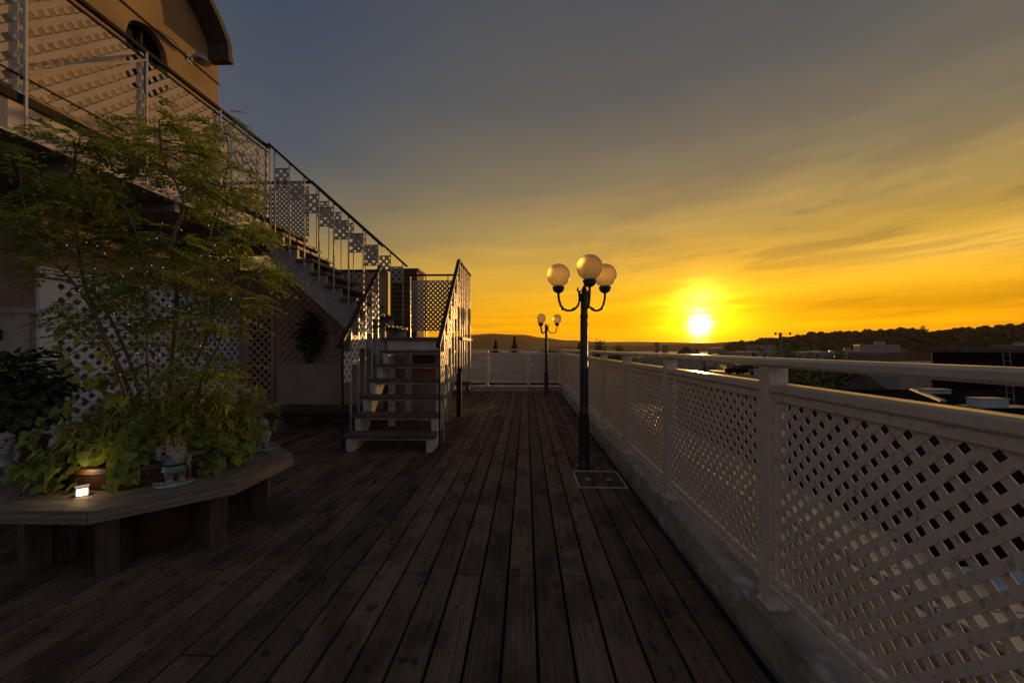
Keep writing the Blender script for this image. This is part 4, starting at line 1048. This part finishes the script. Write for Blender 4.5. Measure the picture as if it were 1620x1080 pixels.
# dark flat roof close by, with its plant
fr = thing('flat_roofed_building', 'wide building with a nearly black flat roof just below the deck fence', 'building', (14, 18, GZ))
MB().box(9.6, 9.5, GZ, 34, 27, -1.75).build('wall', T['w3'], fr)
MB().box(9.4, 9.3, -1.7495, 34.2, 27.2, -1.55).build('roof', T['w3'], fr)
a_, b_ = W(1443, 616.5, 26), W(1492, 633, 20.2); a_.z = b_.z = -1.50
MB().bar(a_, b_, .22, .10).build('flashing', T['r2'], fr)
p = W(1478, 617, 24); bx_ = thing('roof_unit', 'long low pale box lying on the black roof beside the light flashing strip', 'roof unit', (p.x, p.y, -1.55))
MB().box(p.x - .68, p.y - .3, -1.549, p.x + .68, p.y + .3, -1.30, .02).build('casing', T['r2'], bx_); MB().box(p.x - .72, p.y - .34, -1.299, p.x + .72, p.y + .34, -1.27).build('lid', T['r2'], bx_)
p = W(1562, 643, 18.6); bx_ = thing('roof_unit', 'pale blue boxy air conditioning unit on the black roof near the right edge', 'roof unit', (p.x, p.y, -1.55))
MB().box(p.x - .62, p.y - .3, -1.52, p.x + .62, p.y + .3, -1.16, .02).build('casing', T['bluebox'], bx_); MB().box(p.x - .66, p.y - .34, -1.159, p.x + .66, p.y + .34, -1.13).build('lid', T['r2'], bx_)
MB().box(p.x - .9, p.y - .45, -1.549, p.x + 1.9, p.y + .5, -1.5205).build('plinth', T['r2'], bx_)
p = W(1600, 640, 19); ld = thing('ladder', 'thin grey metal ladder standing on the black roof against the black block', 'ladder', (p.x, p.y, -1.55))
for s in (-.16, .16): MB().tube([(p.x + s, p.y, -1.549), (p.x + s, p.y + .2, 1.0)], .014, 6).build('rail', T['w1'], ld)
for k in range(9): MB().tube([(p.x - .16, p.y + .02 + .02 * k, -1.25 + .3 * k), (p.x + .16, p.y + .02 + .02 * k, -1.25 + .3 * k)], .009, 5).build('rung', T['w1'], ld)

# lower metal roofs seen through the lattice
def metal_mat(name, c, rough):
    m = bpy.data.materials.new(name); m.use_nodes = True; t = NT(m.node_tree); bs = t.n['Principled BSDF']
    g = t.new('ShaderNodeTexCoord').outputs['Object']
    bs.inputs['Base Color'].default_value = tuple(c) + (1,); bs.inputs['Metallic'].default_value = .85
    f = t.noise(g, 1.2, 5); t.put(bs.inputs['Roughness'], t.rng(f, .3, .7, rough - .08, rough + .1))
    b = t.new('ShaderNodeBump'); b.inputs['Strength'].default_value = .3; b.inputs['Distance'].default_value = .003; t.put(b.inputs['Height'], t.noise(g, 6, 3)); t.put(bs.inputs['Normal'], b.outputs[0])
    return m
T['metal'] = metal_mat('gold_tinted_metal_roof', (.80, .66, .48), .48)  # gold tint stands in for the sunset mirrored in the panels
T['dkroof'] = mat('dark_bitumen', (.03, .026, .026), (.05, .042, .04), rough=.95, ns=.8, spec=.05)
def shed(name, x0, x1, y0, y1, z0, tilt, label, m, ribs=True, wallm='w1'):
    t = thing(name, label, 'shed', ((x0 + x1) / 2, (y0 + y1) / 2, GZ))
    dz = (y1 - y0) * math.tan(tilt)
    MB().prism([(x0 + .2, y0 + .2, GZ), (x0 + .2, y1 - .2, GZ), (x0 + .2, y1 - .2, z0 - dz - .1), (x0 + .2, y0 + .2, z0 - .1)], (x1 - x0 - .4, 0, 0)).build('wall', T[wallm], t)
    MB().prism([(x0, y0, z0), (x0, y1, z0 - dz), (x0, y1, z0 - dz - .08), (x0, y0, z0 - .08)], (x1 - x0, 0, 0)).build('roof', m, t)
    if ribs:
        mb = MB(); n = int((x1 - x0) / .45)
        for k in range(1, n):
            x = x0 + k * (x1 - x0) / n; mb.bar((x, y0, z0 + .015), (x, y1, z0 - dz + .015), .05, .05)
        mb.build('roof_seam', m, t)
    return t
def ridge_shed():
    t = thing('metal_shed', 'long roof with a row of shiny tilted panels catching the sunset, seen through the lattice', 'shed', (6.6, 15, GZ))
    y0, y1 = 4.2, 27; xr, zr_ = 6.5, -2.95
    MB().box(5.5, y0 + .2, GZ, 7.8, y1 - .2, -3.40).build('wall', T['w1'], t)
    for k in range(19):
        ya, yb = y0 + 1.2 * k, y0 + 1.2 * k + 1.16; up_z = .128  # panels tilted towards the sun, added to send its glint through the lattice
        MB().prism([(xr, ya, zr_ + up_z), (xr, yb, zr_), (xr, yb, zr_ - .05), (xr, ya, zr_ - .05)], (1.5, 0, -.05)).build('roof_light', T['metal'], t)
    MB().prism([(xr - .003, y0, zr_), (5.3, y0, zr_ - 1.2 * math.tan(R(18))), (5.3, y0, zr_ - 1.2 * math.tan(R(18)) - .06), (xr - .003, y0, zr_ - .06)], (0, y1 - y0, 0)).build('roof', T['r0'], t)
ridge_shed()
t_ = thing('skylight_roof', 'pale ribbed roof lights on a low roof seen through the nearest lattice panel', 'roof lights', (8.8, 6, GZ))
MB().box(8.1, 3.0, GZ, 11.5, 9.2, -3.75).build('wall', T['w3'], t_)
for k in range(9): MB().prism([(8.3, 3.2 + k * .66, -3.74), (8.3, 3.62 + k * .66, -3.50), (8.3, 3.70 + k * .66, -3.74)], (2.6, 0, 0)).build('roof_light', T['bluebox'], t_)
shed('lower_roof', 1.6, 5.3, 1.0, 30, -4.2, R(.5), 'dark bitumen roof close below the fence, seen only through the lattice', T['dkroof'], False)
house(1182, 62, px_w(1150, 1210, 62), 12, zt_of(589, 62), 'flat', T['w1'], T['r2'], 'low parking block with a pale roof deck below the sun side rail', 0, None, 'building', 'parking_block', 1)
def car(px, py, d, rz, m, label):
    p = W(px, py, d); t = thing('parked_car', label, 'car', (0, 0, 0), 'cars on the pale parking roof')
    bd = [(-2.1, .25), (-2.1, .75), (-1.2, .85), (1.3, .9), (2.1, .8), (2.1, .25)]
    MB().prism([(a, -.85, b) for a, b in bd], (0, 1.7, 0)).build('body', m, t)
    cb = [(-1.1, .86), (-.5, 1.4), (.8, 1.42), (1.5, .9)]
    MB().prism([(a, -.72, b) for a, b in cb], (0, 1.44, 0)).build('cabin', T['win'], t)
    for x in (-1.3, 1.3):
        for y in (-.8, .62): MB().tube([(x, y, .31), (x, y + .18, .31)], .31, 12).build('wheel', T['w3'], t)
    t.location = p; t.rotation_euler = (0, 0, rz)
zr = zt_of(589, 62)
for i, (px, d_, m_, lb_) in enumerate(((1172, 58, 'w3', 'dark hatchback leftmost on the pale parking roof'), (1186, 59, 'w1', 'grey car between two others on the pale parking roof'), (1199, 58, 'r2', 'pale car rightmost on the parking roof by the fence post'))):
    car(px, 550 + (1.2 - zr) * 630 / d_, d_, R(20 + 25 * i), T[m_], lb_)

# scattered houses of the town
rnd = random.Random(77)
kinds = [('cream slate roofed town house', 'gable', 'w0', 'r0'), ('grey brown roofed town house', 'gable', 'w1', 'r1'),
         ('pale flat roofed town building', 'flat', 'w0', 'r2'), ('grey metal roofed town house', 'gable', 'w1', 'r2')]
protos = []
for i, (lb_, rf, wm, rm) in enumerate(kinds):
    for j in range(2):
        wd = rnd.uniform(8, 12) + (6 if rf == 'flat' else 0)
        h = house(832, 500, wd, rnd.uniform(9, 14), GZ + rnd.uniform(6.5, 9.5), rf, T[wm], T[rm], lb_, 0, 'houses of the town: ' + ['slate roofs', 'brown roofs', 'flat roofs', 'metal roofs'][i]); protos.append(h)
def place_words(px, d):
    a = ('above the far end fence', 'near the two lamp posts', 'left of the slim tower block', 'between the slim tower block and the sun', 'below the sun and just right of it', 'by the utility pole', 'under the left end of the wooded ridge', 'under the middle of the wooded ridge', 'left of the red brick building', 'behind the red brick building')
    e = (845, 960, 1030, 1090, 1180, 1280, 1370, 1450, 1500)
    k = sum(px > v for v in e)
    return ('close by, ' if d < 110 else 'mid distance, ' if d < 260 else 'far off, ') + a[k]
used = [0] * len(protos); placed = []
cnt = 0; tries = 0
while cnt < 150 and tries < 6000:
    tries += 1
    px = rnd.uniform(735, 1640) if rnd.random() > .45 else rnd.uniform(1150, 1620)
    d = 45 * (1 / (rnd.uniform(.05, .75)))**.95
    if d < 62 and px > 1380: continue
    p = W(px, 550, d)
    if any((p - q).length < 15 + d * .02 for q in placed): continue
    if 1140 < px < 1330 and d < 175: continue
    if 1030 < px < 1200 and d < 230: continue
    i = rnd.randrange(len(protos)); o = protos[i] if not used[i] else copy_tree(protos[i]); used[i] = 1
    o['label'] = kinds[i // 2][0] + ' ' + place_words(px, d); o['group'] = 'houses of the town, ' + kinds[i // 2][0] + ', ' + place_words(px, d)
    o.location = (p.x, p.y, GZ); o.rotation_euler = (0, 0, rnd.uniform(0, 3.14)); s = rnd.uniform(.85, 1.35)
    zs = s * rnd.uniform(.8, 1.3) * (1.25 if d > 250 else 1); o.scale = (s, s, zs); placed.append(p); cnt += 1

# trees of the town
def far_tree(kind, seed):
    rnd = random.Random(seed)
    t = thing('tree', '', 'tree', (0, 0, 0)); tk = MB(); cr = MB()
    if kind == 'conifer':
        tk.tube([(0, 0, 0), (0, 0, 9.5)], [.3, .05], 6)
        for k in range(900):
            f = rnd.random() ** .8; z = 1.2 + f * 10.0; r = (1 - f) * 2.6 * rnd.uniform(.5, 1.08) + .05; a = rnd.uniform(0, 6.28)
            p = Vector((r * math.cos(a), r * math.sin(a), z - r * .25)); dd = Vector((math.cos(a), math.sin(a), -.4))
            leaflet(cr, p - dd * .4, dd, Vector((0, 0, 1)), rnd.uniform(.5, .9), .32)
    else:
        tk.tube([(0, 0, 0), (.1, 0, 2.5), (0, .1, 5)], [.35, .28, .12], 7)
        cs = [Vector((rnd.gauss(0, 1.5), rnd.gauss(0, 1.5), 5.2 + rnd.gauss(0, 1.3))) for _ in range(9)]
        for c in cs: tk.tube([(0, 0, 2.6), (c.x * .5, c.y * .5, 4), tuple(c)], [.16, .1, .04], 5)
        for k in range(1500):
            c = rnd.choice(cs); v = Vector((rnd.gauss(0, 1), rnd.gauss(0, 1), rnd.gauss(0, .85))); v = v.normalized() * rnd.random() ** .45 * rnd.uniform(1.1, 1.75)
            leaflet(cr, c + v, Vector((rnd.gauss(0, 1), rnd.gauss(0, 1), rnd.gauss(0, 1))), v, rnd.uniform(.3, .55), .30)
    tk.build('trunk', M['bark'], t); cr.build('crown', M['bushleaf'], t); return t
FT = [far_tree('round', 1), far_tree('round', 2), far_tree('round', 3), far_tree('conifer', 4)]
FU = [0, 0, 0, 0]
def put_tree(k, px, d, h, label, group=None, zb=GZ):
    o = FT[k] if not FU[k] else copy_tree(FT[k]); FU[k] = 1
    p = W(px, 550, d); o.location = (p.x, p.y, zb); s = h / (11.0 if k == 3 else 8.2); o.scale = (s * rnd.uniform(.9, 1.25), s * rnd.uniform(.9, 1.25), s); o.rotation_euler = (0, 0, rnd.uniform(0, 6))
    o.name = 'conifer_tree' if k == 3 else 'broadleaf_tree'
    o['label'] = label
    if group: o['group'] = group
    elif 'group' in o: del o['group']
    return o
put_tree(3, 784, 190, zt_of(539, 190) - GZ, 'shorter left one of two pointed conifers beyond the far fence')
put_tree(3, 814, 190, zt_of(534, 190) - GZ, 'taller right one of two pointed conifers beyond the far fence')
put_tree(3, 916, 230, zt_of(543, 230) - GZ, 'pointed conifer just left of the near lamp pole')
put_tree(0, 951, 200, zt_of(546, 200) - GZ, 'rounded dark tree just right of the near lamp pole on the skyline')
put_tree(1, 971, 210, zt_of(548, 210) - GZ, 'low rounded tree second from the near lamp pole on the skyline')
put_tree(2, 870, 240, zt_of(545, 240) - GZ, 'ragged dark tree beside the distant lamp post')
put_tree(0, 1270, 44, zt_of(575, 44) - GZ, 'dark tree crown behind the near fence post, above the black roof')
put_tree(1, 1292, 40, zt_of(585, 40) - GZ, 'lower dark tree touching the edge of the black roof')
put_tree(2, 1110, 60, zt_of(580, 60) - GZ, 'dark tree crown seen between the fence rails below the sun')
put_tree(2, 1472, 75, zt_of(552, 75) - GZ, 'round dark tree left of the red brick building')
for k in range(110):
    px = rnd.uniform(740, 1620); d = 60 / rnd.uniform(.10, .9)
    if d < 75 and px > 1200: d += 70
    kk = rnd.choice([0, 1, 2, 0, 1, 2, 3])
    h = rnd.uniform(9, 14.5) * (1.0 if d < 200 else 1.12)
    if 1030 < px < 1190 and d < 230: h = rnd.uniform(7, 9.5)
    put_tree(kk, px, d, h, ('dark pointed conifer ' if kk == 3 else 'dark broadleaf tree ') + place_words(px, d), ('town conifers ' if kk == 3 else 'town broadleaf trees ') + place_words(px, d))

# utility pole
p = W(1234.5, 550, 30); up_ = thing('utility_pole', 'grey utility pole with a crossarm rising above the fence rail right of the sun', 'utility pole', (p.x, p.y, GZ))
zt = zt_of(526, 30)
MB().tube([(p.x, p.y, GZ), (p.x, p.y, zt)], [.14, .10], 10).build('pole', T['w1'], up_)
MB().bar((p.x - .45, p.y, zt - .12), (p.x + .55, p.y, zt - .12), .03, .03).build('crossarm', M['iron'], up_)
for s in (-.35, .72): MB().ell((p.x + s, p.y, zt - .08), (.08, .08, .11), n=8, m=6).build('insulator', M['dark'], up_)
q = W(1180, 536, 60); q2 = W(1345, 530, 60)
o = MB().tube([Vector((p.x - .35, p.y, zt - .05)), Vector((p.x - .35, p.y, zt - .05)).lerp(q, .5) - Vector((0, 0, .3)), q - Vector((0, 0, .5))], .012, 4).build('power_line', M['rope']); tag(o, 'thin overhead wire running left from the utility pole', 'wire')
o = MB().tube([Vector((p.x + .55, p.y, zt - .05)), Vector((p.x + .55, p.y, zt - .05)).lerp(q2, .5) - Vector((0, 0, .3)), q2], .012, 4).build('power_line', M['rope']); tag(o, 'thin overhead wire running right from the utility pole', 'wire')

# ------------------------------------------------------------------ hills
def hill(prof, d, back, m, seed, rough=1.0, name='hill'):
    n = 160; rows = 14; mb = MB(); vs = []; fs = []
    x0, x1 = prof[0][0], prof[-1][0]
    def ip(x):
        for (a, ya), (b, yb) in zip(prof[:-1], prof[1:]):
            if a <= x <= b: f = (x - a) / (b - a); f = f * f * (3 - 2 * f); return ya + (yb - ya) * f
        return prof[-1][1]
    for j in range(rows + 1):
        f = j / rows                                  # 0 front foot, .5 crest, 1 back foot
        dd = d + (f - .5) * back; hgt = math.sin(f * math.pi) ** 1.2
        for i in range(n + 1):
            px = x0 + (x1 - x0) * i / n
            zc = zt_of(ip(px), d); p = W(px, 550, dd)
            h = (zc - GZ + 1) * hgt
            h *= 1 + .10 * rough * noise.noise(Vector((px * .03, f * 3, seed))) * (1 - abs(f - .5) * 1.2) + .05 * rough * noise.noise(Vector((px * .12, f * 7, seed)))
            vs.append((p.x, p.y, GZ - 1 + h))
    for j in range(rows):
        for i in range(n): a = j * (n + 1) + i; fs.append((a, a + 1, a + n + 2, a + n + 1))
    mb.add(vs, fs); o = mb.build(name, m, smooth=True); tag(o, kind='structure'); return o, ip
HM = mat('wooded_hillside', (.030, .036, .015), (.055, .055, .025), rough=.95, scale=(.02, .02, .02), ns=3)
hill([(330, 548), (560, 545), (690, 538), (735, 530), (775, 527.5), (805, 529), (828, 529), (860, 534), (900, 538), (960, 541), (1010, 540.5), (1060, 541), (1120, 543), (1300, 545)], 5200, 1800, HM, 1, .35)
hill([(840, 549), (940, 545.5), (1040, 545), (1080, 543.5), (1120, 542), (1165, 540), (1200, 538.5), (1260, 538), (1350, 536), (1500, 540)], 2400, 900, HM, 2, .5)
rid = [(1120, 547), (1180, 542), (1215, 536), (1250, 531), (1290, 528), (1340, 526), (1400, 523), (1440, 521), (1480, 525), (1520, 521), (1570, 517), (1620, 515), (1700, 512), (1850, 516)]
_, ipr = hill([(a, b + 3) for a, b in rid], 700, 420, HM, 3, .4)
def woodland():
    rnd = random.Random(9); mb = MB()
    # base blob shapes made of small facets
    for k in range(2600):
        px = rnd.uniform(1150, 1800); f = rnd.random() ** .7; hg = math.sin((.06 + .44 * f) * math.pi) ** 1.2
        dd = 700 + (.06 + .44 * f - .5) * 420
        z = GZ - 1 + (zt_of(ipr(px) + 3, 700) - GZ + 1) * hg
        p = W(px, 550, dd); s = rnd.uniform(2.4, 4.4) if rnd.random() < .85 else rnd.uniform(5, 8)
        vs = []
        c = Vector((p.x, p.y, z + s * .35))
        mb.ell(c, (s, s, s * rnd.uniform(.75, 1.15)), n=7, m=5, jit=.55)
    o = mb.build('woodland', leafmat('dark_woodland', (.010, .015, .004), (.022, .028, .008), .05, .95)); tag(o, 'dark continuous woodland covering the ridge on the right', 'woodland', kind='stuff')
woodland()
put_tree(0, 1458, 640, 15, 'big round tree standing proud of the wooded ridge crest', None, zt_of(525, 640) - 7)
put_tree(1, 1437, 640, 9, 'small tree just left of the big round one on the ridge crest', None, zt_of(526, 640) - 4)

# ------------------------------------------------------------------ air
def haze():
    mb = MB().box(-7600, -950, GZ - 2.4, 9600, 8600, 215)
    m = bpy.data.materials.new('sunset_haze'); m.use_nodes = True; t = NT(m.node_tree); t.n.clear()
    pv = t.new('ShaderNodeVolumePrincipled'); pv.inputs['Color'].default_value = (.90, .60, .20, 1)
    pv.inputs['Density'].default_value = .000022; pv.inputs['Anisotropy'].default_value = .55
    t.l.new(pv.outputs[0], t.new('ShaderNodeOutputMaterial').inputs['Volume'])
    o = mb.build('haze', m); tag(o, kind='stuff')
haze()
